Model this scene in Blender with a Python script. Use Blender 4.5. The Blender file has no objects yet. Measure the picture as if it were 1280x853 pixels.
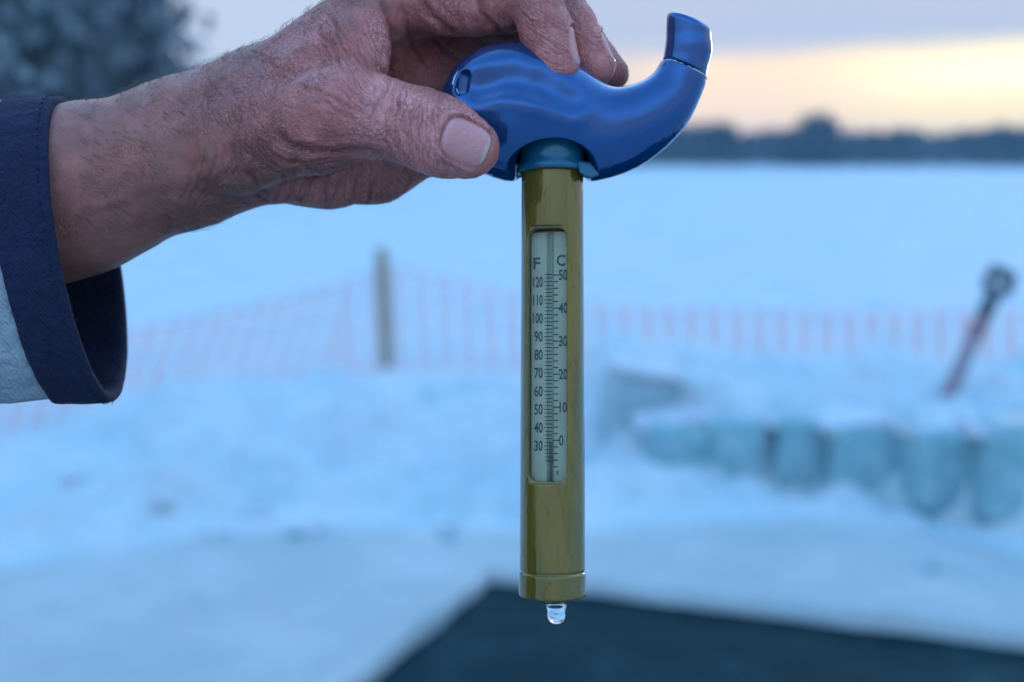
import bpy, math, random
import numpy as np
from mathutils import Vector, Matrix

C = bpy.context.scene
COL = C.collection
rng = np.random.default_rng(7)
random.seed(7)

# ------------------------------------------------------------------ camera
F = 1422.0                      # focal length in photo pixels (1280 wide)
D0 = 0.39                       # distance of the held thermometer
S = D0 / F                      # metres per photo pixel at that distance
PITCH = math.radians(9.05)
CAM = np.array([0.0, 0.0, 1.55])
RIGHT = np.array([1.0, 0.0, 0.0])
FWD = np.array([0.0, math.cos(PITCH), -math.sin(PITCH)])
UP = np.array([0.0, math.sin(PITCH), math.cos(PITCH)])
cd = bpy.data.cameras.new("camera")
cam = bpy.data.objects.new("camera", cd)
COL.objects.link(cam)
cam.location = CAM
cam.rotation_euler = (math.radians(90) - PITCH, 0, 0)
cd.sensor_fit = 'HORIZONTAL'
cd.sensor_width = 36.0
cd.lens = 36.0 * F / 1280.0
cd.clip_start = 0.02
cd.clip_end = 6000
cd.dof.use_dof = True
cd.dof.focus_distance = D0 - 0.014
cd.dof.aperture_fstop = 5.8
C.camera = cam

# ------------------------------------------------------------------ light
SUN_AZ, SUN_EL = math.radians(24), math.radians(4.0)
SUN_DIR = Vector((math.sin(SUN_AZ) * math.cos(SUN_EL), math.cos(SUN_AZ) * math.cos(SUN_EL), math.sin(SUN_EL)))
C.view_settings.view_transform = 'Standard'
C.view_settings.look = 'None'
C.view_settings.exposure = 0.12
C.view_settings.gamma = 1.0

W = bpy.data.worlds.new("World")
C.world = W
W.use_nodes = True


class NT:
    """small helper for node trees"""
    def __init__(s, tree):
        s.t = tree
    def n(s, typ, **kw):
        nd = s.t.nodes.new(typ)
        for k, v in kw.items():
            setattr(nd, k, v)
        return nd
    def set(s, sock, v):
        if isinstance(v, bpy.types.NodeSocket):
            s.t.links.new(v, sock)
        elif v is not None:
            if sock.type == 'RGBA' and hasattr(v, '__len__') and len(v) == 3:
                v = tuple(v) + (1.0,)
            sock.default_value = v
    def math(s, op, a, b=None, c=None, clamp=False):
        nd = s.n('ShaderNodeMath', operation=op, use_clamp=clamp)
        s.set(nd.inputs[0], a)
        if b is not None: s.set(nd.inputs[1], b)
        if c is not None: s.set(nd.inputs[2], c)
        return nd.outputs[0]
    def smooth(s, v, a, b, lo=0.0, hi=1.0):
        nd = s.n('ShaderNodeMapRange', interpolation_type='SMOOTHSTEP')
        s.set(nd.inputs['Value'], v)
        nd.inputs['From Min'].default_value = a
        nd.inputs['From Max'].default_value = b
        nd.inputs['To Min'].default_value = lo
        nd.inputs['To Max'].default_value = hi
        return nd.outputs['Result']
    def mix(s, f, a, b, mode='MIX'):
        nd = s.n('ShaderNodeMix', data_type='RGBA', blend_type=mode)
        s.set(nd.inputs[0], f)
        s.set(nd.inputs[6], a)
        s.set(nd.inputs[7], b)
        return nd.outputs[2]
    def noise(s, vec, scale, detail=3.0, rough=0.5, dist=0.0):
        nd = s.n('ShaderNodeTexNoise')
        s.set(nd.inputs['Vector'], vec)
        nd.inputs['Scale'].default_value = scale
        nd.inputs['Detail'].default_value = detail
        nd.inputs['Roughness'].default_value = rough
        nd.inputs['Distortion'].default_value = dist
        return nd
    def voro(s, vec, scale, feature='DISTANCE_TO_EDGE'):
        nd = s.n('ShaderNodeTexVoronoi', feature=feature)
        s.set(nd.inputs['Vector'], vec)
        nd.inputs['Scale'].default_value = scale
        return nd
    def mapping(s, vec, scale=(1, 1, 1), rot=(0, 0, 0), loc=(0, 0, 0)):
        nd = s.n('ShaderNodeMapping')
        s.set(nd.inputs[0], vec)
        nd.inputs['Location'].default_value = loc
        nd.inputs['Rotation'].default_value = rot
        nd.inputs['Scale'].default_value = scale
        return nd.outputs[0]
    def bump(s, h, dist, strength=1.0, normal=None):
        nd = s.n('ShaderNodeBump')
        s.set(nd.inputs['Height'], h)
        nd.inputs['Distance'].default_value = dist
        nd.inputs['Strength'].default_value = strength
        if normal is not None: s.set(nd.inputs['Normal'], normal)
        return nd.outputs[0]


def build_world():
    t = W.node_tree
    t.nodes.clear()
    N = NT(t)
    sky = N.n('ShaderNodeTexSky', sky_type='NISHITA')
    sky.sun_disc = False
    sky.sun_elevation = SUN_EL
    sky.sun_rotation = SUN_AZ
    sky.altitude = 0
    sky.air_density = 1.0
    sky.dust_density = 0.6
    sky.ozone_density = 2.6
    tc = N.n('ShaderNodeTexCoord')
    d = tc.outputs['Generated']
    sep = N.n('ShaderNodeSeparateXYZ'); N.set(sep.inputs[0], d)
    el = N.math('MULTIPLY', N.math('ARCSINE', sep.outputs[2]), 180 / math.pi)     # degrees
    az = N.math('MULTIPLY', N.math('ARCTAN2', sep.outputs[0], sep.outputs[1]), 180 / math.pi)
    daz = N.math('ABSOLUTE', N.math('SUBTRACT', az, math.degrees(SUN_AZ)))
    skyc = N.mix(1.0, sky.outputs[0], (SKY_GAIN * 1.0, SKY_GAIN * 1.0, SKY_GAIN * 1.0), 'MULTIPLY')
    # thin cloud veil low over the horizon: warm towards the sunset, pale blue away from it
    nz = N.noise(N.mapping(d, (2.2, 2.2, 16)), 2.4, 4, 0.55)
    wob = N.math('MULTIPLY', N.math('SUBTRACT', nz.outputs[0], 0.5), 1.8)
    e2 = N.math('ADD', el, wob)
    v = lambda *c: tuple(VEIL * k for k in c)
    low = N.mix(N.smooth(daz, 2, 13), v(1.24, 1.03, 0.62), v(1.14, 0.88, 0.64))
    low = N.mix(N.smooth(el, 0.0, 2.4, 0.6, 0.0), low, v(1.02, 0.70, 0.56))
    low = N.mix(N.smooth(daz, 15, 22), low, v(0.66, 0.62, 0.67))
    low = N.mix(N.smooth(daz, 21, 36), low, v(0.54, 0.65, 0.81))
    # brighter patch of cloud where the sun stands behind it
    core = N.math('MULTIPLY', N.smooth(daz, 0, 11, 1.0, 0.0), N.smooth(N.math('ABSOLUTE', N.math('SUBTRACT', e2, 4.0)), 0, 1.7, 1.0, 0.0))
    low = N.mix(core, low, v(1.42, 1.28, 0.90))
    # grey lavender cloud bank above the glow
    bank = N.mix(N.smooth(daz, 20, 42), v(0.49, 0.58, 0.76), v(0.53, 0.65, 0.83))
    bank = N.mix(N.smooth(nz.outputs[0], 0.35, 0.7, 0.0, 0.5), bank, v(0.56, 0.62, 0.77))
    cl = N.mix(N.smooth(e2, 4.5, 5.9), low, bank)
    col = N.mix(N.smooth(e2, 18, 44, 1.0, 0.0), skyc, cl)
    bg = N.n('ShaderNodeBackground')
    N.set(bg.inputs[0], col)
    bg.inputs[1].default_value = 0.1
    out = N.n('ShaderNodeOutputWorld')
    t.links.new(bg.outputs[0], out.inputs[0])


SKY_GAIN = 19.0
VEIL = 10.0
build_world()

sd = bpy.data.lights.new("sun", 'SUN')
sd.energy = 0.5
sd.angle = math.radians(12)
sd.color = (1.0, 0.78, 0.55)
sun = bpy.data.objects.new("sun", sd)
COL.objects.link(sun)
sun.rotation_euler = (-SUN_DIR).to_track_quat('-Z', 'Y').to_euler()
sun.location = (20, 40, 20)

# ------------------------------------------------------------------ coordinates
def PT(px, py, z=0.0):
    """held things are measured in units of S: x right, y up, z towards the viewer"""
    k = 1.0 - z / F
    return np.array([(px - 640.0) * k, (426.5 - py) * k, z], dtype=np.float64)

def to_world(P):
    P = np.asarray(P, dtype=np.float64)
    return CAM + S * (P[..., 0:1] * RIGHT + P[..., 1:2] * UP) + (D0 - S * P[..., 2:3]) * FWD

def pix(P):
    k = 1.0 - P[..., 2] / F
    return P[..., 0] / k + 640.0, 426.5 - P[..., 1] / k

def ground_at(px, py, z=0.0):
    d = FWD + (px - 640.0) / F * RIGHT + (426.5 - py) / F * UP
    t = (z - CAM[2]) / d[2]
    return CAM + d * t

def at_depth(px, py, depth):
    return CAM + depth * (FWD + (px - 640.0) / F * RIGHT + (426.5 - py) / F * UP)

# ------------------------------------------------------------------ objects
def tag(o, label=None, cat=None, group=None, kind=None):
    if label: o['label'] = label
    if cat: o['category'] = cat
    if group: o['group'] = group
    if kind: o['kind'] = kind
    return o

def empty(name, loc, label=None, cat=None, group=None):
    o = bpy.data.objects.new(name, None)
    o.empty_display_size = 0.05
    o.location = loc
    COL.objects.link(o)
    return tag(o, label, cat, group)

def make_mesh(name, V, faces, mat, smooth=True):
    V = np.asarray(V, dtype=np.float32)
    me = bpy.data.meshes.new(name)
    if isinstance(faces, np.ndarray) and faces.ndim == 2:
        n = faces.shape[1]
        me.vertices.add(len(V)); me.vertices.foreach_set('co', V.ravel())
        me.loops.add(faces.size); me.loops.foreach_set('vertex_index', faces.astype(np.int32).ravel())
        me.polygons.add(len(faces))
        me.polygons.foreach_set('loop_start', np.arange(0, faces.size, n, dtype=np.int32))
        me.update(calc_edges=True)
        me.validate()
    else:
        me.from_pydata([tuple(v) for v in V.tolist()], [], [tuple(f) for f in faces])
    me.polygons.foreach_set('use_smooth', np.full(len(me.polygons), smooth, dtype=bool))
    if mat: me.materials.append(mat)
    me.update()
    return me

def link(name, me, parent=None, loc=None):
    o = bpy.data.objects.new(name, me)
    COL.objects.link(o)
    if loc is not None: o.location = loc
    if parent is not None: o.parent = parent
    return o

def part(name, Vw, faces, mat, parent=None, base=None, smooth=True):
    """mesh given in world coordinates, stored relative to its thing"""
    if parent is not None:
        r = parent
        b = np.array(r.location)
        while r.parent is not None:
            r = r.parent
            b = b + np.array(r.location)
        me = make_mesh(name, np.asarray(Vw) - b, faces, mat, smooth)
        return link(name, me, parent)
    b = np.array(base if base is not None else (0, 0, 0), dtype=float)
    me = make_mesh(name, np.asarray(Vw) - b, faces, mat, smooth)
    return link(name, me, None, b)

class MB:
    """collects simple shapes for one mesh"""
    def __init__(s): s.v, s.f = [], []
    def add(s, V, Fc):
        o = len(s.v)
        s.v += [tuple(map(float, p)) for p in V]
        s.f += [tuple(i + o for i in f) for f in Fc]
    def tube(s, pts, rad, n=8, caps=True):
        pts = [np.array(p, float) for p in pts]
        if not hasattr(rad, '__len__'): rad = [rad] * len(pts)
        V, Fc = [], []
        u = None
        for i, p in enumerate(pts):
            t = pts[min(i + 1, len(pts) - 1)] - pts[max(i - 1, 0)]
            t = t / (np.linalg.norm(t) + 1e-12)
            if u is None:
                a = np.array([0, 0, 1.0]) if abs(t[2]) < 0.9 else np.array([1.0, 0, 0])
                u = np.cross(t, a)
            u = u - t * np.dot(u, t); u /= np.linalg.norm(u)
            w = np.cross(t, u)
            for k in range(n):
                a = 2 * math.pi * k / n
                V.append(p + rad[i] * (math.cos(a) * u + math.sin(a) * w))
        for i in range(len(pts) - 1):
            for k in range(n):
                k2 = (k + 1) % n
                Fc.append((i * n + k, i * n + k2, (i + 1) * n + k2, (i + 1) * n + k))
        if caps:
            Fc.append(tuple(range(n - 1, -1, -1)))
            Fc.append(tuple((len(pts) - 1) * n + k for k in range(n)))
        s.add(V, Fc)
    def build(s, name, mat, parent=None, base=None, smooth=True):
        return part(name, np.array(s.v), s.f, mat, parent, base, smooth)

# ------------------------------------------------------------------ implicit surfaces
def smin(a, b, k):
    h = np.clip(0.5 + 0.5 * (b - a) / k, 0, 1)
    return b * (1 - h) + a * h - k * h * (1 - h)

def smax(a, b, k):
    return -smin(-a, -b, k)

def cone(P, a, b, ra, rb, zf=1.0):
    a = np.asarray(a, np.float32); b = np.asarray(b, np.float32)
    ab = b - a
    L = float(np.dot(ab, ab)) + 1e-9
    t = np.clip(((P - a) @ ab) / L, 0, 1)
    v = P - a - t[..., None] * ab
    if zf != 1.0:
        v = v * np.array([1, 1, 1 / zf], np.float32)
    return np.sqrt(np.einsum('...i,...i->...', v, v)) - (ra + (rb - ra) * t)

def surface_nets(f, lo, hi, h):
    lo = np.array(lo, np.float32); hi = np.array(hi, np.float32)
    n = np.ceil((hi - lo) / h).astype(int) + 1
    ax = [lo[i] + h * np.arange(n[i], dtype=np.float32) for i in range(3)]
    G = np.empty(tuple(n), np.float32)
    yy, zz = np.meshgrid(ax[1], ax[2], indexing='ij')
    for i0 in range(0, n[0], 16):
        xs = ax[0][i0:i0 + 16]
        P = np.empty((len(xs),) + yy.shape + (3,), np.float32)
        P[..., 0] = xs[:, None, None]; P[..., 1] = yy; P[..., 2] = zz
        G[i0:i0 + 16] = f(P)
    ins = G < 0
    cnt = np.zeros(tuple(n - 1), np.int8)
    for dx in (0, 1):
        for dy in (0, 1):
            for dz in (0, 1):
                cnt += ins[dx:n[0] - 1 + dx, dy:n[1] - 1 + dy, dz:n[2] - 1 + dz]
    act = (cnt > 0) & (cnt < 8)
    ci = np.argwhere(act)
    idx = np.full(tuple(n - 1), -1, np.int64)
    idx[act] = np.arange(len(ci))
    pos = np.zeros((len(ci), 3), np.float32); wt = np.zeros(len(ci), np.float32)
    corners = [(a, b, c) for a in (0, 1) for b in (0, 1) for c in (0, 1)]
    val = {c: G[ci[:, 0] + c[0], ci[:, 1] + c[1], ci[:, 2] + c[2]] for c in corners}
    for c in corners:
        for k in range(3):
            if c[k] == 0:
                e = list(c); e[k] = 1; e = tuple(e)
                a, b = val[c], val[e]
                m = (a < 0) != (b < 0)
                t = np.where(m, a / np.where(m, a - b, 1), 0)
                p = np.tile(np.array(c, np.float32), (len(ci), 1)); p[:, k] = t
                pos[m] += p[m]; wt[m] += 1
    V = lo + h * (ci + pos / wt[:, None])
    quads = []
    for k in range(3):
        i, j = (k + 1) % 3, (k + 2) % 3
        sl = [slice(None)] * 3
        sa = list(sl); sb = list(sl)
        sa[k] = slice(0, n[k] - 1); sb[k] = slice(1, n[k])
        A, B = ins[tuple(sa)], ins[tuple(sb)]
        e = np.argwhere(A != B)
        ok = (e[:, i] > 0) & (e[:, j] > 0) & (e[:, i] < n[i] - 1) & (e[:, j] < n[j] - 1)
        e = e[ok]
        flip = A[e[:, 0], e[:, 1], e[:, 2]]
        def cell(di, dj):
            q = e.copy(); q[:, i] -= di; q[:, j] -= dj
            return idx[q[:, 0], q[:, 1], q[:, 2]]
        q = np.stack([cell(1, 1), cell(0, 1), cell(0, 0), cell(1, 0)], 1)
        q = np.where(flip[:, None], q, q[:, ::-1])
        quads.append(q)
    return V, np.concatenate(quads)

def subdivide(V, Q):
    e = np.concatenate([np.stack([Q[:, i], Q[:, (i + 1) % 4]], 1) for i in range(4)])
    e.sort(axis=1)
    key = e[:, 0].astype(np.int64) * len(V) + e[:, 1]
    u, first, inv = np.unique(key, return_index=True, return_inverse=True)
    mid = V[e[first]].mean(1)
    fc = V[Q].mean(1)
    nV, nE, nQ = len(V), len(u), len(Q)
    em = inv.reshape(4, nQ) + nV
    c = np.arange(nQ) + nV + nE
    out = [np.stack([Q[:, i], em[i], c, em[(i + 3) % 4]], 1) for i in range(4)]
    return np.concatenate([V, mid, fc]).astype(np.float32), np.concatenate(out)

def grad(f, V, e=0.6):
    g = np.empty_like(V)
    for k in range(3):
        d = np.zeros(3, np.float32); d[k] = e
        g[:, k] = (f(V + d) - f(V - d)) / (2 * e)
    return g

def project(f, V, it=3, cap=3.0):
    for _ in range(it):
        g = grad(f, V)
        d = f(V) / np.maximum((g * g).sum(1), 0.1)
        V = V - np.clip(d, -cap, cap)[:, None] * g
    g = grad(f, V)
    return V, g / (np.linalg.norm(g, axis=1, keepdims=True) + 1e-9)

def vnoise(P, seed=0):
    """3-D value noise in -1..1"""
    P = np.asarray(P, np.float32)
    i = np.floor(P).astype(np.int64); f = P - i
    f = f * f * (3 - 2 * f)
    def hsh(x, y, z):
        v = (x * 73856093) ^ (y * 19349663) ^ (z * 83492791) ^ (seed * 2654435761)
        v = (v ^ (v >> 13)) * 1274126177 & 0xffffffff
        v = (v ^ (v >> 16)) & 0xffff
        return v.astype(np.float32) / 32767.5 - 1
    r = 0
    for dx in (0, 1):
        for dy in (0, 1):
            for dz in (0, 1):
                w = (f[..., 0] if dx else 1 - f[..., 0]) * (f[..., 1] if dy else 1 - f[..., 1]) * (f[..., 2] if dz else 1 - f[..., 2])
                r = r + w * hsh(i[..., 0] + dx, i[..., 1] + dy, i[..., 2] + dz)
    return r

def fbm(P, seed=0, oct=4):
    r, a = 0, 1.0
    for k in range(oct):
        r = r + a * vnoise(P * 2 ** k, seed + k); a *= 0.5
    return r

# ------------------------------------------------------------------ materials
MATS = {}
def mat(name, color=(0.5, 0.5, 0.5), rough=0.5, **kw):
    m = bpy.data.materials.new(name)
    m.use_nodes = True
    t = m.node_tree
    b = t.nodes['Principled BSDF']
    b.inputs['Base Color'].default_value = tuple(color) + (1,)
    b.inputs['Roughness'].default_value = rough
    for k, v in kw.items():
        b.inputs[k].default_value = v
    MATS[name] = m
    return m, NT(t), b

def objco(N):
    return N.n('ShaderNodeTexCoord').outputs['Object']

# skin
m_skin, N, b = mat('skin', (0.4, 0.2, 0.15), 0.42)
o = objco(N)
warp = N.noise(o, 260, 3, 0.6)
wv = N.n('ShaderNodeVectorMath', operation='MULTIPLY_ADD')
N.set(wv.inputs[0], warp.outputs[1]); wv.inputs[1].default_value = (0.0022,) * 3; N.set(wv.inputs[2], o)
ax = N.mapping(wv.outputs[0], (0.55, 1.25, 1.0), (0, math.radians(28), 0))
ax2 = N.mapping(wv.outputs[0], (1.3, 0.7, 0.5), (0, math.radians(-20), 0))
c1 = N.smooth(N.voro(ax, 760).outputs['Distance'], 0.0, 0.22)
c2 = N.smooth(N.voro(ax2, 430).outputs['Distance'], 0.0, 0.12)
c3 = N.smooth(N.voro(ax, 1900).outputs['Distance'], 0.0, 0.3)
fine = N.noise(o, 1500, 4, 0.65).outputs[0]
big = N.noise(o, 45, 4, 0.6).outputs[0]
blot = N.noise(o, 130, 4, 0.65).outputs[0]
wth0 = N.n('ShaderNodeAttribute', attribute_name='weather').outputs['Fac']
at = N.n('ShaderNodeAttribute', attribute_name='flush_light')
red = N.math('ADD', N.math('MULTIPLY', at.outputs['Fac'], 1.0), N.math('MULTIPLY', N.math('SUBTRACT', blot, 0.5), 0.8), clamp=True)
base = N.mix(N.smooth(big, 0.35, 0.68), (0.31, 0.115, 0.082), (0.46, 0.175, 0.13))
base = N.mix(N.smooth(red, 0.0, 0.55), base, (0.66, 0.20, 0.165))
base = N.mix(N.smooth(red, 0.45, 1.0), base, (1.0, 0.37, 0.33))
base = N.mix(N.math('MULTIPLY', N.math('MULTIPLY', N.math('SUBTRACT', 1.0, c1), 0.38), wth0), base, (0.15, 0.055, 0.045))
base = N.mix(N.math('MULTIPLY', N.math('MULTIPLY', N.math('SUBTRACT', 1.0, c2), 0.33), wth0), base, (0.15, 0.055, 0.045))
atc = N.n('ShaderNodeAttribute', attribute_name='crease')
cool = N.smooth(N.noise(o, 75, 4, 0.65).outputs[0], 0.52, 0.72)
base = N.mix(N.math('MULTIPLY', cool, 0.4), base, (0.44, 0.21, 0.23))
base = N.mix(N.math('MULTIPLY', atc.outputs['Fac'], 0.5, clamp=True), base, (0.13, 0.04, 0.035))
dry = N.smooth(N.noise(o, 620, 3, 0.7).outputs[0], 0.58, 0.78)
base = N.mix(N.math('MULTIPLY', dry, 0.22), base, (0.50, 0.40, 0.38))
N.set(b.inputs['Base Color'], base)
N.set(b.inputs['Roughness'], N.smooth(fine, 0.3, 0.7, 0.32, 0.52))
b.inputs['Specular IOR Level'].default_value = 0.4
b.inputs['Subsurface Weight'].default_value = 0.12
b.inputs['Subsurface Radius'].default_value = (1.0, 0.35, 0.2)
b.inputs['Subsurface Scale'].default_value = 0.003
wth = wth0
fl_ = N.n('ShaderNodeAttribute', attribute_name='flow')
fs = N.n('ShaderNodeSeparateXYZ'); N.set(fs.inputs[0], fl_.outputs['Vector'])
fn_ = N.noise(N.mapping(fl_.outputs['Vector'], (0.30, 0.022, 0.0)), 1.0, 2, 0.5, 0.25).outputs[0]
lines = N.smooth(N.math('ABSOLUTE', N.math('SUBTRACT', fn_, 0.5)), 0.0, 0.05)
lines = N.math('SUBTRACT', 1.0, N.math('MULTIPLY', N.math('SUBTRACT', 1.0, lines), fs.outputs[2]))
h = N.math('MULTIPLY', N.math('ADD', N.math('MULTIPLY', c1, 0.45), N.math('MULTIPLY', c2, 0.8)), wth)
h = N.math('ADD', h, N.math('MULTIPLY', c3, 0.28))
h = N.math('ADD', h, N.math('MULTIPLY', fine, 0.35))
h = N.math('ADD', h, N.math('MULTIPLY', lines, 1.5))
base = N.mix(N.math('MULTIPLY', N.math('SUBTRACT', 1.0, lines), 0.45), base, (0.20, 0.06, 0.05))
N.set(b.inputs['Base Color'], base)
N.set(b.inputs['Normal'], N.bump(h, 0.00030, 0.75))

m_nail, N, b = mat('nail', (0.50, 0.36, 0.33), 0.25)
o = objco(N)
st = N.noise(N.mapping(o, (0.25, 1.6, 1.6), (0, math.radians(-20), 0)), 900, 3, 0.5).outputs[0]
nb_ = N.mix(st, (0.60, 0.22, 0.205), (0.76, 0.34, 0.315))
na_ = N.n('ShaderNodeAttribute', attribute_name='along').outputs['Fac']
nb_ = N.mix(N.smooth(na_, -0.62, -0.78, 0.0, 0.3), nb_, (0.74, 0.46, 0.43))
nb_ = N.mix(N.smooth(na_, 0.80, 0.88), nb_, (0.62, 0.44, 0.37))
N.set(b.inputs['Base Color'], nb_)
N.set(b.inputs['Normal'], N.bump(st, 0.0002, 0.9))

m_hair, N, b = mat('arm_hair', (0.10, 0.07, 0.05), 0.5)

# fabrics
def fabric(name, c0, c1, weave):
    m, N, b = mat(name, c0, 0.9)
    o = objco(N)
    n1 = N.noise(o, 55, 4, 0.6).outputs[0]
    n2 = N.noise(o, 900, 3, 0.7).outputs[0]
    w = N.n('ShaderNodeTexWave', wave_type='BANDS', bands_direction='DIAGONAL')
    N.set(w.inputs[0], o); w.inputs['Scale'].default_value = weave; w.inputs['Distortion'].default_value = 1.2
    w.inputs['Detail'].default_value = 2; w.inputs['Detail Scale'].default_value = 2
    k = N.math('ADD', N.math('MULTIPLY', n1, 0.35), N.math('MULTIPLY', n2, 0.65))
    N.set(b.inputs['Base Color'], N.mix(N.smooth(k, 0.32, 0.68), c0, c1))
    hh = N.math('ADD', w.outputs['Fac'], N.math('MULTIPLY', n2, 1.2))
    nb = N.bump(hh, 0.0003, 0.6)
    N.set(b.inputs['Normal'], N.bump(N.noise(N.mapping(o, (1, 1, 1)), 140, 4, 0.6, 1.0).outputs[0], 0.003, 0.8, nb))
    return m
m_navy = fabric('navy_cloth', (0.0025, 0.0055, 0.024), (0.009, 0.017, 0.062), 420)
m_denim = fabric('pale_denim', (0.28, 0.33, 0.37), (0.42, 0.47, 0.50), 380)

# thermometer plastics
m_blue, N, b = mat('blue_plastic', (0.006, 0.075, 0.33), 0.12, Metallic=0.5)
o = objco(N)
n1 = N.noise(o, 90, 4, 0.6).outputs[0]
n2 = N.noise(N.mapping(o, (1, 1, 2.2)), 240, 4, 0.7).outputs[0]
N.set(b.inputs['Base Color'], N.mix(n1, (0.001, 0.050, 0.175), (0.0015, 0.085, 0.28)))
N.set(b.inputs['Roughness'], N.smooth(n2, 0.4, 0.75, 0.12, 0.26))
N.set(b.inputs['Normal'], N.bump(n1, 0.0016, 0.14))
b.inputs['Coat Weight'].default_value = 0.7
b.inputs['Coat Roughness'].default_value = 0.03

m_teal, N, b = mat('teal_plastic', (0.01, 0.10, 0.17), 0.2)
m_chip_glint, N, b = mat('chipped_paint_glint', (0.6, 0.62, 0.6), 0.6)  # chipped paint of the tail seam, and the painted highlight on the slot rim
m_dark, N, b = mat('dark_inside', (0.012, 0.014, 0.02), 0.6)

m_olive, N, b = mat('olive_plastic', (0.16, 0.14, 0.03), 0.16, Metallic=0.32)
o = objco(N)
n1 = N.noise(N.mapping(o, (1, 1, 0.25)), 160, 4, 0.6).outputs[0]
film = N.smooth(N.noise(N.mapping(o, (1.5, 1.5, 0.42)), 62, 3, 0.55, 0.6).outputs[0], 0.47, 0.515)     # wet film, partly run off
rim_ = N.smooth(N.math('ABSOLUTE', N.math('SUBTRACT', film, 0.5)), 0.0, 0.42, 1.0, 0.0)
spots = N.smooth(N.noise(o, 420, 2, 0.5).outputs[0], 0.70, 0.76)
cc = N.mix(n1, (0.165, 0.112, 0.016), (0.235, 0.165, 0.026))
cc = N.mix(N.math('MULTIPLY', spots, 0.55), cc, (0.05, 0.035, 0.012))
cc = N.mix(N.math('MULTIPLY', film, 0.22), cc, (0.10, 0.075, 0.012))
cc = N.mix(N.math('MULTIPLY', rim_, 0.35), cc, (0.07, 0.05, 0.012))
N.set(b.inputs['Base Color'], cc)
N.set(b.inputs['Roughness'], N.math('ADD', N.math('MULTIPLY', N.math('SUBTRACT', 1.0, film), 0.15), 0.07))
N.set(b.inputs['Normal'], N.bump(N.math('ADD', N.math('MULTIPLY', n1, 0.6), N.math('MULTIPLY', film, 0.35)), 0.0006, 0.45))
b.inputs['Coat Weight'].default_value = 0.6
b.inputs['Coat Roughness'].default_value = 0.04

m_card, N, b = mat('scale_card', (0.50, 0.56, 0.50), 0.6)
o = objco(N)
N.set(b.inputs['Base Color'], N.mix(N.noise(o, 140, 4, 0.6).outputs[0], (0.40, 0.46, 0.33), (0.57, 0.61, 0.46)))
m_ink, N, b = mat('scale_ink', (0.022, 0.055, 0.075), 0.6)
m_spirit, N, b = mat('blue_spirit', (0.02, 0.16, 0.26), 0.2)

def clear(name, tint, ior=1.45, refl=1.0):
    m = bpy.data.materials.new(name); m.use_nodes = True
    t = m.node_tree; t.nodes.clear(); N = NT(t)
    tr = N.n('ShaderNodeBsdfTransparent'); tr.inputs[0].default_value = tuple(tint) + (1,)
    gl = N.n('ShaderNodeBsdfGlossy'); gl.inputs['Roughness'].default_value = 0.04
    fr = N.n('ShaderNodeFresnel'); fr.inputs[0].default_value = ior
    mx = N.n('ShaderNodeMixShader')
    N.set(mx.inputs[0], N.math('MULTIPLY', fr.outputs[0], refl)); N.set(mx.inputs[1], tr.outputs[0]); N.set(mx.inputs[2], gl.outputs[0])
    out = N.n('ShaderNodeOutputMaterial'); t.links.new(mx.outputs[0], out.inputs[0])
    return m
m_pane = clear('clear_plastic', (0.97, 0.98, 0.97), 1.4, 0.8)
m_rod = clear('glass_rod', (0.90, 0.95, 0.95), 1.3, 0.6)
m_drop, N, b = mat('water_drop', (1, 1, 1), 0.0, **{'Transmission Weight': 1.0, 'IOR': 1.33})

# ------------------------------------------------------------------ the hand
fore = [((-200, 345, -62), (96, 238, -60), 124, 103, 1.12), ((96, 238, -60), (238, 190, -58), 103, 90, 1.15)]
def chain(P, pts, k):
    r = None
    for (a, ra), (c, rc) in zip(pts[:-1], pts[1:]):
        d = cone(P, PT(*a), PT(*c), ra, rc)
        r = d if r is None else smin(r, d, k)
    return r

IDX = [((492, -2, -40), 46), ((628, 4, -18), 38), ((666, -12, 18), 33), ((683, 38, 28), 32), ((698, 79, 30), 26)]
MID = [((500, 2, -92), 46), ((640, -8, -86), 38), ((686, -16, -40), 33), ((717, 36, -22), 31), ((745, 84, -18), 25)]
RNG = [((490, 35, -158), 43), ((636, 35, -156), 36), ((712, 30, -96), 30), ((768, 93, -72), 20)]
PNK = [((470, 85, -212), 38), ((600, 92, -212), 31), ((680, 110, -150), 26), ((700, 135, -105), 20)]
THB = [((295, 182, 10), 62), ((425, 138, 66), 52), ((470, 146, 78), 46), ((524, 160, 88), 44), ((556, 173, 92), 43), ((586, 185, 93), 36)]

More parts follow.
